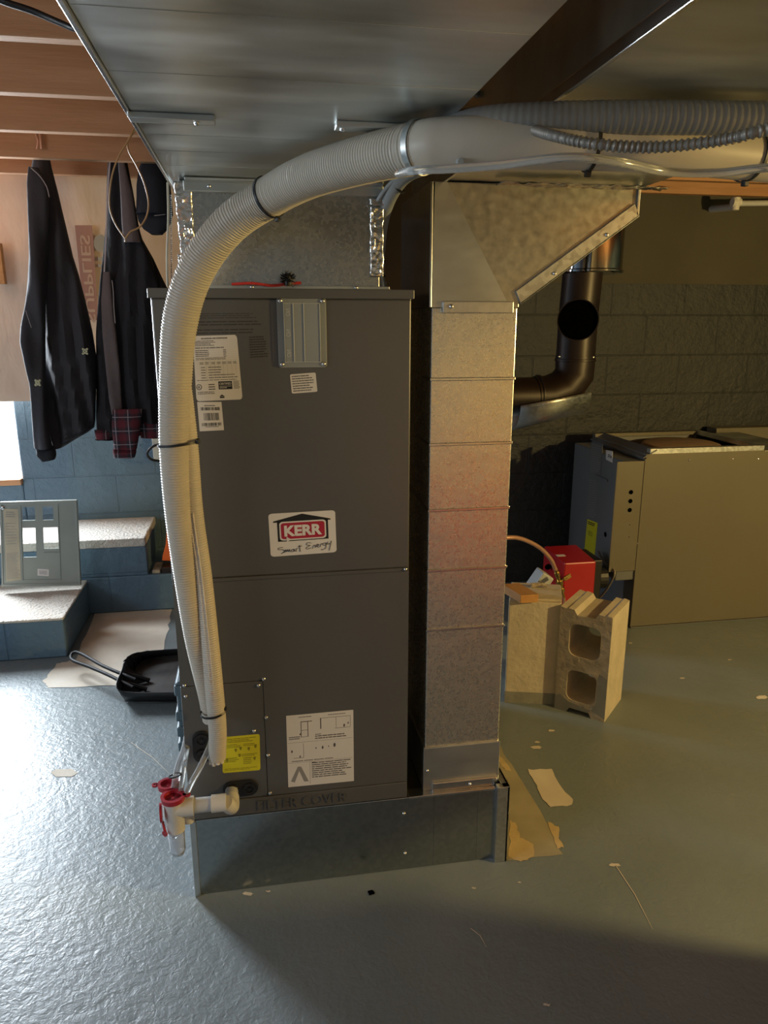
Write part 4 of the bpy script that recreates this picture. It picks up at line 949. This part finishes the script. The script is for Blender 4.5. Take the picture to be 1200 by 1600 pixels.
# ================================================================== CONCRETE BLOCKS
def cinder():
    t = thing('cinder_block', 'hollow concrete block standing on end with its two cores facing the camera', 'concrete block', (1.33, .72, 0))
    p0 = P(866, 1106, 'Z', 0); p1 = P(944, 1129, 'Z', 0)
    u = (p1-p0); wd = u.length; u.normalize(); dpt = Vector((-u.y, u.x, 0)); Dp = .20; Hh = .398
    # outer 0..wd x 0..Hh, with two holes; bottom and top notched ends
    def hole(z0, z1, a, b_, r, n=5):
        return [(x, z) for x, z in rrect(b_-a, z1-z0, r, n, (a+b_)/2, (z0+z1)/2)]
    mb = MB(); mb.cur = 0
    ow = [(0, 0), (wd, 0), (wd, Hh), (0, Hh)]
    holes = [hole(.050, .168, .040, wd-.038, .026), hole(.222, .344, .038, wd-.034, .028)]
    def pt(x, z, d): return p0+u*x+dpt*d+Vector((0, 0, z))
    # build grid-like faces: bands
    zs = [0, .030, holes[0][0][1]]
    segs = []
    import bmesh
    bm = bmesh.new()
    # outline with end notches (bottom concave, top concave with ridges)
    out = [(0, 0), (.045, 0), (.055, .018), (wd-.058, .018), (wd-.048, 0), (wd, 0), (wd, Hh-.004), (wd-.018, Hh), (wd-.026, Hh-.004), (wd-.048, Hh-.002), (wd-.058, Hh-.020), (.062, Hh-.022), (.050, Hh-.004), (.030, Hh-.001), (.022, Hh-.004), (.0, Hh)]
    for d in (0, Dp):
        loops = [[bm.verts.new(pt(x, z, d)) for x, z in out]]
        for h in holes: loops.append([bm.verts.new(pt(x if d == 0 else (x-wd/2)*.86+wd/2, z if d == 0 else (z-sum(q[1] for q in h)/len(h))*.86+sum(q[1] for q in h)/len(h), d)) for x, z in h])
        eds = []
        for lp in loops:
            for i in range(len(lp)): eds.append(bm.edges.new((lp[i], lp[(i+1) % len(lp)])))
        bmesh.ops.triangle_fill(bm, use_beauty=True, use_dissolve=False, edges=eds)
        if d == 0: L0 = loops
        else: L1 = loops
    for f in bm.faces: f.material_index = 1
    for a, b_ in zip(L0, L1):
        n = len(a)
        for i in range(n):
            f = bm.faces.new((a[i], a[(i+1) % n], b_[(i+1) % n], b_[i])); f.material_index = 0
    bmesh.ops.recalc_face_normals(bm, faces=bm.faces)
    for v in bm.verts: v.co -= t.location
    me = bpy.data.meshes.new('block'); bm.to_mesh(me); bm.free()
    me.materials.append(M['concrete']); me.materials.append(M['concrete_rough'])
    o = bpy.data.objects.new('block_body', me); COL.objects.link(o); o.parent = t
    m = MB(); m.poly([pt(x, z, -.0008) for x, z in ((wd, .012), (wd-.002, .165), (wd-.03, .178), (wd-.036, .15), (wd-.034, .06), (wd-.05, .03))])
    m.poly([pt(x, z, -.0008) for x, z in ((.0, .0), (.045, 0), (.055, .018), (wd-.06, .018), (wd-.052, .03), (.05, .042), (.02, .06), (0, .055))]); m.build('grey_shade', M['concrete_grey'], t)  # diagonal shade painted grey, plus a greyer strip along the bottom
    return t
cinder()
SB = thing('solid_block', 'flat-faced concrete block standing on end, left of the hollow block', 'concrete block', (1.14, .85, 0))
p0 = P(788, 1097, 'Z', 0); p1 = P(868, 1101, 'Z', 0); u = (p1-p0); wd = u.length; u.normalize(); dp = Vector((.37, .93, 0))
m = MB(); m.prism([p0+Vector((0, 0, .0)), p1, p1+Vector((0, 0, .398)), p0+Vector((0, 0, .402))], dp*.20); m.build('block_body', M['concrete'], SB, bevel=.004)
m = MB(); m.prism([p0-dp*.001, p1-dp*.001, p1-dp*.001+Vector((0, 0, .045)), p0-dp*.001+Vector((0, 0, .045))], dp*.0015); m.build('grey_foot', M['concrete_grey'], SB)  # greyer strip along the foot of the block
m = MB(); m.prism([p0+u*.05+dp*.02+Vector((0, 0, .398)), p1-u*.0+dp*.02+Vector((0, 0, .398)), p1+dp*.17+Vector((0, 0, .398)), p0+u*.05+dp*.17+Vector((0, 0, .398))], (0, 0, .006)); m.build('top_ridge', M['concrete'], SB, bevel=.002)
m = MB(); w0 = P(813, 943, 'Z', .405); w1 = P(841, 941, 'Z', .405); uu = (w1-w0); bk = Vector((-.028, .125, 0))
w0.z = w1.z = .405
m.prism([w0, w1, w1+Vector((0, 0, .030)), w0+Vector((0, 0, .030))], bk+Vector((0, 0, .0))); o = m.build('wood_offcut', M['wood_orange'], None, bevel=.0015)
tag(o, 'short orange-brown wood offcut lying on the flat-faced concrete block', 'wood block')
m = MB(); a = P(833, 918, 'Z', .41); m.tube(spline([a+Vector((0, .02, 0)), a+Vector((.03, .01, .008)), a+Vector((.055, -.002, .004))], .01), .011, 8, True, lambda i: .011-.001*i)
m.build('concrete_crumb', M['concrete_rough'], SB)
m = MB(); a = P(845, 908, 'Y', 1.28); m.obox((a.x-.01, 1.28, .27), (.030, 0, .045), (0, .04, 0), (-.025, 0, .017)); m.box(a.x-.05, a.x+.01, 1.25, 1.31, .0, .23); o = m.build('white_bottle', M['ceramic'], None, bevel=.006)
tag(o, 'white plastic piece tucked left of the red box', 'container')

# ================================================================== LEFT SIDE THINGS
# breaker panel cover
EY = 1.80
E = thing('panel_cover', 'grey electrical panel cover with cut-out slots leaning upright on the concrete step', 'panel cover', P(60, 915, 'Y', EY))
zb_ = .178; c = [P(-30, 788, 'Y', EY+.06), P(118, 784, 'Y', EY+.06), P(124, 913, 'Y', EY), P(4, 915, 'Y', EY)]
c = [P(2, 787, 'Y', EY+.03), P(118, 784, 'Y', EY+.03), P(124, 912, 'Y', EY), P(5, 914, 'Y', EY)]
q = Quad(c, (0, -1, 0))
def pan_rect(mb, u0, u1, v0, v1, th=.004): mb.prism([q(u0, v0), q(u1, v0), q(u1, v1), q(u0, v1)], (0, th, 0))
us = [0, .27, .445, .545, .72, .76, 1]
m = MB()
pan_rect(m, 0, 1, 0, .34); pan_rect(m, 0, 1, .95, 1); pan_rect(m, 0, .27, .34, .95); pan_rect(m, .445, .545, .34, .95); pan_rect(m, .745, 1, .34, .95)
pan_rect(m, .27, .445, .70, .79); pan_rect(m, .545, .745, .70, .79); pan_rect(m, .545, .745, .34, .44); pan_rect(m, .69, .745, .79, .95)
m.build('cover_plate', M['panel_grey'], E)
m = MB()
for (a, b_, d, e) in ((-.02, 1.02, -.02, .012), (-.02, 1.02, .988, 1.02), (-.02, .008, 0, 1), (.992, 1.02, 0, 1)):
    m.prism([q(a, d, .003), q(b_, d, .003), q(b_, e, .003), q(a, e, .003)], (0, .018, 0))
pan = m.build('raised_rim', M['panel_grey'], E, bevel=.002)
m = MB()
for (a, b_, d, e) in ((.25, .26, .06, .96), (.25, .76, .05, .06), (.75, .76, .05, .96), (.545, .745, .385, .395)):
    m.prism([q(a, d, .003), q(b_, d, .003), q(b_, e, .003), q(a, e, .003)], (0, .003, 0))
m.build('pressed_ridge', M['panel_grey'], E)
m = MB(); m.prism([q(a, b_, .001) for a, b_ in ((.04, .04), (.235, .06), (.225, .93), (.03, .94))], (0, .0008, 0)); lb = m.build('directory_label', M['paper_old'], E); lb['label'] = 'aged tan paper circuit directory'
m = MB(); q2 = Quad([q(.03, .94, .001), q(.225, .93, .001), q(.235, .06, .001), q(.04, .04, .001)], (0, -1, 0)); q2.lines(m, .08, .95, .03, .40, 20, .0006, .3); q2.lines(m, .08, .9, .5, .82, 8, .0006, .15); q2.lines(m, .15, .8, .88, .97, 3, .0006, .35); m.build('printed_lines', M['ink_mid'], lb)
m = MB(); m.prism([q(a, b_, .001) for a, b_ in ((.45, .11), (.60, .10), (.605, .185), (.455, .195))], (0, .0008, 0)); lb = m.build('small_sticker', M['label_white'], E)
m = MB(); q2 = Quad([q(.455, .195, .001), q(.605, .185, .001), q(.60, .10, .001), q(.45, .11, .001)], (0, -1, 0)); q2.lines(m, .15, .85, .2, .8, 3, .0006, .3); m.build('printed_lines', M['ink_soft'], lb)
screw_mb(q(.02, .95, .004), r=.008).build('screw', M['screw'], E); 

# coal scuttle / dustpan
DP = thing('dustpan', 'black metal dustpan with looped handle lying on the floor left of the cabinet', 'dustpan', (-.25, 1.2, 0))
def dp_(a, b_, z): return P(a, b_, 'Z', z)
# plate outline on the floor
fl_ = [dp_(300, 1096, .012), dp_(205, 1096, .012), dp_(197, 1088, .012), dp_(206, 1056, .012), dp_(218, 1036, .012), dp_(240, 1027, .012), dp_(300, 1021, .012)]
m = MB(); m.prism([Vector((v.x, v.y, .008)) for v in spline(fl_, .01)], (0, 0, .006)); m.build('pan_plate', M['scoop'], DP)
top = [dp_(300, 1082, .065), dp_(204, 1082, .065), dp_(181, 1073, .085), dp_(190, 1046, .095), dp_(197, 1028, .085), dp_(222, 1018, .065), dp_(300, 1012, .05)]
m = MB(); K = 60; A_ = spline(fl_, .01); B_ = spline(top, .01); A_ = resample(A_, sum((A_[i+1]-A_[i]).length for i in range(len(A_)-1))/K); B_ = resample(B_, sum((B_[i+1]-B_[i]).length for i in range(len(B_)-1))/K)
k = min(len(A_), len(B_)); vs = []; fs = []
for i in range(k):
    f_ = i/k; cr = .004*math.sin(i*1.9) if .55 < f_ < .78 else 0
    a = A_[i]; b_ = B_[i]+Vector((cr, cr, 0)); mid = a.lerp(b_, .5)+Vector((cr, -cr, -.004)); vs += [a, mid, b_]
for i in range(k-1): fs += [(3*i, 3*i+1, 3*i+4, 3*i+3), (3*i+1, 3*i+2, 3*i+5, 3*i+4)]
m.add(vs, fs); o = m.build('pan_rim', M['black_gloss'], DP, smooth=True); so = o.modifiers.new('s', 'SOLIDIFY'); so.thickness = .003
m = MB(); hp = [P(212, 1062, 'Z', .075), P(190, 1053, 'Z', .085), P(160, 1040, 'Z', .085), P(130, 1023, 'Z', .08), P(117, 1019, 'Z', .075), P(111, 1024, 'Z', .07), P(114, 1032, 'Z', .068), P(140, 1042, 'Z', .07), P(168, 1054, 'Z', .075), P(188, 1064, 'Z', .075), P(208, 1074, 'Z', .065)]
m.tube(spline(hp, .008), .0065, 12); m.build('loop_handle', M['black_rubber'], DP, smooth=True)
for (a, b_) in ((213, 1061), (208, 1075)):
    m = MB(); v = P(a, b_, 'Z', .03); m.prism([v+Vector((-.04, .02, .04)), v+Vector((.05, .0, -.012)), v+Vector((-.03, -.04, -.01))], (0, 0, .006)); m.tube([v+Vector((-.045, 0, .03)), v+Vector((.05, -.005, -.008))], .009, 10); m.build('handle_bracket', M['black_gloss'], DP, smooth=True)
# slate-blue tote behind cabinet
TB = thing('tool_tote', 'slate blue ribbed plastic tote on the floor, mostly hidden behind the cabinet', 'tote', (.05, .85, 0))
xl_ = P(276, 1100, 'Y', .64).x
m = MB(); zt_ = P(276, 1062, 'Y', .62).z
m.box(xl_+.004, .30, .62, 1.0, .0, zt_-.05); m.box(xl_, .30, .60, 1.02, zt_-.05, zt_-.012); m.prism([(xl_, .60, zt_-.012), (.30, .60, zt_-.012), (.30, 1.02, zt_-.012), (xl_, 1.02, zt_-.012)], (.01, .0, .012)); m.build('tote_body', M['teal'], TB, bevel=.006)
m = MB()
for k in range(3): m.box(xl_-.003, .30, .612, 1.008, .02+k*.055, .055+k*.055)
m.build('side_rib', M['teal'], TB, bevel=.006)
# orange tool + brown brick on ledge
m = MB(); m.prism([P(a, b_, 'Y', 2.00) for a, b_ in ((253, 876), (254, 868), (259, 850), (261, 826), (300, 822), (300, 878))], (0, .03, 0)); tag(m.build('orange_scraper', M['orange'], None, bevel=.003), 'orange plastic tool standing on the low block ledge behind the cabinet', 'tool')
m = MB(); m.box(-.29, -.08, 1.94, 2.10, .1755, .215); tag(m.build('brown_brick', M['brown_pipe'], None, bevel=.004), 'dark brown brick lying on the low ledge under the orange tool', 'brick')
m = MB(); m.box(-.335, -.295, 1.95, 2.08, .1755, .20); tag(m.build('rubble_piece', M['concrete_rough'], None, bevel=.006), 'small grey concrete chunk beside the dark brown brick', 'rubble')
# outlet box and cable on back wall
OB = thing('outlet_box', 'pale electrical box on the blue wall behind the cabinet edge', 'outlet box', P(246, 700, 'Y', 2.3))
a = P(237, 679, 'Y', 2.28); b_ = P(262, 718, 'Y', 2.28); m = MB(); m.box(a.x, b_.x, 2.27, 2.329, b_.z, a.z); m.build('box_body', M['ceramic'], OB, bevel=.003)
m = MB(); m.tube(spline([P(262, 692, 'Y', 2.2), P(240, 697, 'Y', 2.18), P(230, 708, 'Y', 2.18), P(235, 717, 'Y', 2.19), P(248, 720, 'Y', 2.22), P(262, 719, 'Y', 2.24)], .01), .0065, 10); tag(m.build('black_cable', M['black'], None, smooth=True), 'black cable looping out of the pale wall box', 'cable')
# wood piece nailed at left
m = MB(); a = P(-20, 380, 'Y', 2.16); b_ = P(11, 444, 'Y', 2.16); m.box(a.x, b_.x, 2.13, 2.165, b_.z, a.z); tag(m.build('wood_cleat', M['wood_orange'], None, bevel=.002), 'small wood cleat on the tan sheeting at the far left', 'wood block')
# clothespin
CP = thing('clothespin', 'small metal clip fixed to a joist above the dark jackets', 'clip', P(62, 220, 'Y', 1.53))
for dx in (-4, 3):
    m = MB(); m.tube([P(60+dx, 208, 'Y', 1.525), P(62+dx*.6, 220, 'Y', 1.520), P(62+dx, 233, 'Y', 1.525)], .004, 8); m.build('clip_jaw', M['copper_pink'], CP, smooth=True)
# tan wire loops
m = MB(); WY = 1.0
lp = [(213, 192), (203, 215), (185, 245), (174, 280), (171, 320), (178, 345), (188, 362), (196, 373)]
lp2 = [(196, 373), (204, 362), (218, 355), (229, 338), (232, 315), (225, 285), (213, 258), (202, 238), (199, 222), (208, 208), (216, 200)]
m.tube(spline([P(218, 184, 'Z', 1.955)]+[P(a, b_, 'Y', WY+.05*math.sin(b_*.02)) for a, b_ in lp], .01), .0028, 8); m.tube(spline([P(a, b_, 'Y', WY+.02) for a, b_ in lp2], .01), .0028, 8)
m.lathe(P(196, 375, 'Y', WY), (0, 0, -1), [(0, .004), (.006, .003)], 10)
tag(m.build('tan_wire_loop', M['tan_wire'], None, smooth=True), 'looped tan wire hanging from the joists left of the wide overhead duct', 'wire')
m = MB(); m.tube(spline([P(-40, -25, 'Z', 1.93), P(0, 0, 'Z', 1.93), P(50, 17, 'Z', 1.925), P(95, 36, 'Z', 1.93), P(125, 46, 'Z', 1.935), P(200, 50, 'Z', 1.94)], .01), .006, 10)
tag(m.build('joist_cable', M['black'], None, smooth=True), 'black cable crossing below the nearest joist at top left', 'cable')
# cables in the dark gap between the ducts
m = MB(); ribbed(m, [P(743, 145, 'Z', 1.75), P(765, 163, 'Z', 1.75), P(790, 180, 'Z', 1.74)], .006, .006, .0015, 10); tag(m.build('armored_cable', M['grey_flex'], None, smooth=True), 'short length of armored cable seen in the dark gap between the two overhead ducts', 'cable')
# white pipe at right
WP = thing('white_water_pipe', 'white pipe with elbow below the joist at the far right', 'pipe', P(1150, 318, 'Y', 1.8))
m = MB(); m.tube([P(1150, 318, 'Y', 1.8), P(1300, 316, 'Y', 1.8)], .013, 14); m.build('pipe_run', M['lgrey_pvc'], WP, smooth=True)
m = MB(); p = P(1150, 316, 'Y', 1.8); m.lathe(p, (1, 0, 0), [(-.02, .019), (.02, .019)], 16); m.lathe(p, (0, 0, 1), [(-.035, .017), (.02, .019)], 16); m.tube([p+Vector((0, 0, -.02)), p+Vector((0, .25, -.0))], .016, 12); m.build('pipe_elbow', M['white_pvc'], WP, smooth=True)

# ================================================================== JACKETS
def cloth(rows, y, th, seed=0, n=40, fold=.008, kf=5, nz=60):
    """rows: (py, xl, xr) outline in the plane y; returns a closed, folded shell"""
    pts = []
    for py, a, b_ in rows:
        L_ = P(a, py, 'Y', y); R_ = P(b_, py, 'Y', y); pts.append((L_.z, L_.x, R_.x))
    rings = []; z0, z1 = pts[0][0], pts[-1][0]
    for j in range(nz+1):
        z = z0+(z1-z0)*j/nz
        for i in range(len(pts)-1):
            if pts[i][0] >= z >= pts[i+1][0] or i == len(pts)-2:
                t = (pts[i][0]-z)/max(1e-6, pts[i][0]-pts[i+1][0]); t = min(1, max(0, t)); xl = pts[i][1]+(pts[i+1][1]-pts[i][1])*t; xr = pts[i][2]+(pts[i+1][2]-pts[i][2])*t; break
        f_ = j/nz; tt_ = th*(.45+.55*min(1, f_*3)); hw = (xr-xl)/2; cx = (xl+xr)/2; ring = []
        for k_ in range(n):
            a = 2*PI*k_/n; x = cx+hw*math.cos(a); s_ = math.sin(a); s_ = math.copysign(abs(s_)**.7, s_)
            d = fold*math.sin(kf*x*20+seed+1.6*math.sin(z*5+seed))*(.3+.7*f_)+fold*1.1*noise.noise(Vector((x*12+seed, z*4, seed)))
            ring.append((x, y+tt_*s_+d*(1 if s_ < 0 else .6), z+.006*noise.noise(Vector((x*20, 1, seed)))*(1 if j == nz else 0)))
        rings.append(ring)
    return MB().loft(rings)
J1 = thing('jacket', 'long dark charcoal jacket hanging from the joists at the left, full length', 'jacket', P(100, 690, 'Y', 1.66))
cloth([(236, 54, 75), (262, 50, 80), (300, 55, 90), (350, 60, 102), (400, 62, 113), (430, 65, 123), (470, 68, 133), (520, 69, 144), (560, 70, 150), (620, 70, 150), (655, 72, 149), (672, 76, 146), (686, 82, 120), (698, 88, 100)], 1.68, .055, 1, fold=.014).build('jacket_body', M['jacket'], J1, smooth=True)
cloth([(262, 45, 60), (285, 43, 74), (310, 44, 76), (360, 46, 75), (400, 47, 73), (440, 44, 72), (480, 40, 71), (510, 34, 71), (535, 33, 70), (555, 38, 70), (600, 47, 71), (650, 50, 74), (690, 53, 80), (700, 54, 83)], 1.60, .042, 4, fold=.016, kf=3).build('sleeve', M['jacket'], J1, smooth=True)
cloth([(698, 56, 86), (712, 58, 88), (719, 66, 86)], 1.60, .030, 6, fold=.003, nz=8).build('cuff', M['jacket_quilt'], J1, smooth=True)
m = MB(); m.tube(spline([P(48, 262, 'Y', 1.553), P(62, 275, 'Y', 1.55), P(73, 292, 'Y', 1.552), P(77, 308, 'Y', 1.56)], .01), .0018, 6); m.tube(spline([P(40, 485, 'Y', 1.553), P(45, 500, 'Y', 1.55), P(49, 512, 'Y', 1.552)], .01), .0013, 6); m.build('reflective_piping', M['piping'], J1)
m = MB()
for (a, b_, y) in ((133, 549, 1.612), (59, 598, 1.545)):
    for k_ in range(8):
        t = 2*PI*k_/8; p = P(a+4.5*math.cos(t)*(1 if k_ % 2 else .5), b_+5*math.sin(t)*(1 if k_ % 2 else .5), 'Y', y); m.lathe(p, (0, -1, 0), [(0, .005), (.004, .004)], 7)
m.build('embroidered_logo', M['logo'], J1)
J2 = thing('work_coat', 'black quilted coat with taupe lining hanging between the charcoal jacket and the cabinet', 'jacket', P(200, 680, 'Y', 1.68))
cloth([(238, 170, 196), (300, 167, 208), (350, 165, 215), (372, 163, 222), (400, 161, 238), (430, 158, 252), (450, 156, 262), (520, 150, 268), (600, 150, 268), (650, 151, 266), (676, 153, 262), (686, 150, 180)], 1.70, .05, 8, fold=.012).build('coat_body', M['jacket_quilt'], J2, smooth=True)
cloth([(240, 183, 196), (300, 190, 208), (350, 192, 216), (375, 187, 222), (400, 188, 236), (440, 180, 246), (520, 178, 262), (600, 182, 264), (640, 190, 262), (662, 205, 258)], 1.655, .032, 21, fold=.012).build('front_flap', M['jacket_quilt'], J2, smooth=True)
cloth([(425, 161, 172), (470, 158, 176), (520, 160, 182), (580, 166, 188), (620, 170, 190), (648, 175, 192)], 1.622, .016, 13, fold=.004).build('lining_band', M['lining'], J2, smooth=True)
cloth([(244, 184, 192), (300, 188, 207), (350, 190, 214), (378, 193, 220)], 1.612, .012, 17, fold=.004).build('collar_lining', M['lining'], J2, smooth=True)
m = MB(); m.tube(spline([P(172, 250, 'Y', 1.64), P(168, 310, 'Y', 1.63), P(166, 370, 'Y', 1.62), P(163, 425, 'Y', 1.62)], .01), .0032, 6); m.build('zipper', M['zip'], J2)
m = MB(); m.tube(spline([P(175, 438, 'Y', 1.60), P(177, 455, 'Y', 1.598), P(178, 480, 'Y', 1.598), P(180, 505, 'Y', 1.60)], .006), .002, 6); m.build('frayed_thread', M['piping'], J2)
SH = thing('flannel_shirt', 'dark red plaid flannel shirt with its cuff showing below the black quilted coat', 'shirt', P(200, 715, 'Y', 1.64))
cloth([(640, 176, 222), (665, 175, 220), (690, 177, 216), (702, 178, 214)], 1.605, .03, 3, fold=.004, nz=14).build('sleeve', M['plaid'], SH, smooth=True)
cloth([(702, 176, 213), (708, 177, 213), (715, 178, 211)], 1.605, .034, 3, fold=.002, nz=6).build('cuff', M['plaid'], SH, smooth=True)
cloth([(650, 205, 262), (668, 215, 262), (684, 220, 262)], 1.66, .03, 12, fold=.006, nz=10).build('shirt_hem', M['plaid'], SH, smooth=True)
cloth([(672, 147, 178), (686, 150, 174)], 1.66, .025, 12, fold=.003, nz=6).build('shirt_hem', M['plaid'], SH, smooth=True)
CA = thing('baseball_cap', 'dark navy cap hanging from a joist beside the wide overhead duct', 'cap', P(240, 365, 'Y', 1.62))
cloth([(248, 224, 252), (262, 218, 262), (290, 214, 266), (310, 214, 268), (335, 213, 270)], 1.62, .07, 5, fold=.001, nz=20).build('cap_crown', M['cap'], CA, smooth=True)
cloth([(330, 213, 270), (345, 216, 268), (358, 224, 262), (366, 236, 254)], 1.60, .03, 5, fold=.001, nz=14).build('cap_visor', M['cap'], CA, smooth=True)
m = MB(); m.tube([P(241, 337, 'Y', 1.548), P(258, 335, 'Y', 1.55)], .0014, 6); m.build('cap_stitching', M['piping'], CA)

# ================================================================== OUT OF FRAME: work lamp, and things added for shadow and reflections
LM = thing('work_lamp', 'upright work lamp with bare warm bulb, beyond the right edge of the photo', 'lamp', (LAMP.x, LAMP.y, 0))
m = MB(); m.lathe((LAMP.x+.14, LAMP.y, 0), (0, 0, 1), [(0, .16), (.02, .16), (.03, .03)], 28); m.build('base', M['black'], LM, smooth=True)
m = MB(); m.tube(spline([(LAMP.x+.14, LAMP.y, .02), (LAMP.x+.14, LAMP.y, 1.0), (LAMP.x+.14, LAMP.y, 1.5), (LAMP.x+.08, LAMP.y, 1.60), (LAMP.x, LAMP.y, 1.58)], .03), .01, 12); m.build('pole', M['black'], LM, smooth=True)
m = MB(); m.lathe((LAMP.x, LAMP.y, 1.585), (0, 0, -1), [(0, .018), (.05, .02), (.07, .02)], 18); m.build('socket', M['black'], LM, smooth=True)
m = MB(); m.lathe((LAMP.x, LAMP.y, 1.52), (0, 0, -1), [(0, .015), (.02, .02), (.035, .026), (.03+.02, .022), (.06, .004)], 18); m.build('bulb', M['bulb'], LM, smooth=True)
SC = thing('shadow_cabinet', 'added low grey cabinet shading the floor from the lamp, beyond the right edge of the view', 'cabinet', (1.82, -1.1, 0))  # added blocker: keeps lamp light off the near floor
m = MB(); m.box(1.62, 2.0, -1.7, -.70, 0, .86); m.build('carcass', M['furnace_grey'], SC, bevel=.004)
m = MB(); m.box(1.605, 1.62, -1.69, -1.21, .05, .84); d = m.build('door', M['furnace_grey'], SC, bevel=.003)
m = MB(); m.box(1.605, 1.62, -1.19, -.71, .05, .84); d = m.build('door', M['furnace_grey'], SC, bevel=.003)

RT = thing('added_tote', 'added red tote on the floor behind the viewpoint, placed for its reflection in the duct riser', 'tote', (1.45, -2.5, 0))  # added to give the riser a pink reflection
m = MB(); m.box(1.15, 1.75, -2.75, -2.3, 0, .50); m.build('tote_body', M['tote_red'], RT, bevel=.02)
m = MB(); m.box(1.13, 1.77, -2.77, -2.28, .50, .56); m.build('lid', M['tote_red'], RT, bevel=.01)

m = MB(); m.prism([(1.22, -3.38, 0), (3.4, -3.38, 0), (3.4, -3.40, 1.22), (1.22, -3.40, 1.22)], (0, .018, 0))  # added reflector: gives the riser its golden reflection
tag(m.build('reflector_plywood', M['plywood'], None), 'added golden plywood sheet along the front wall, reflected in the duct riser', 'plywood')
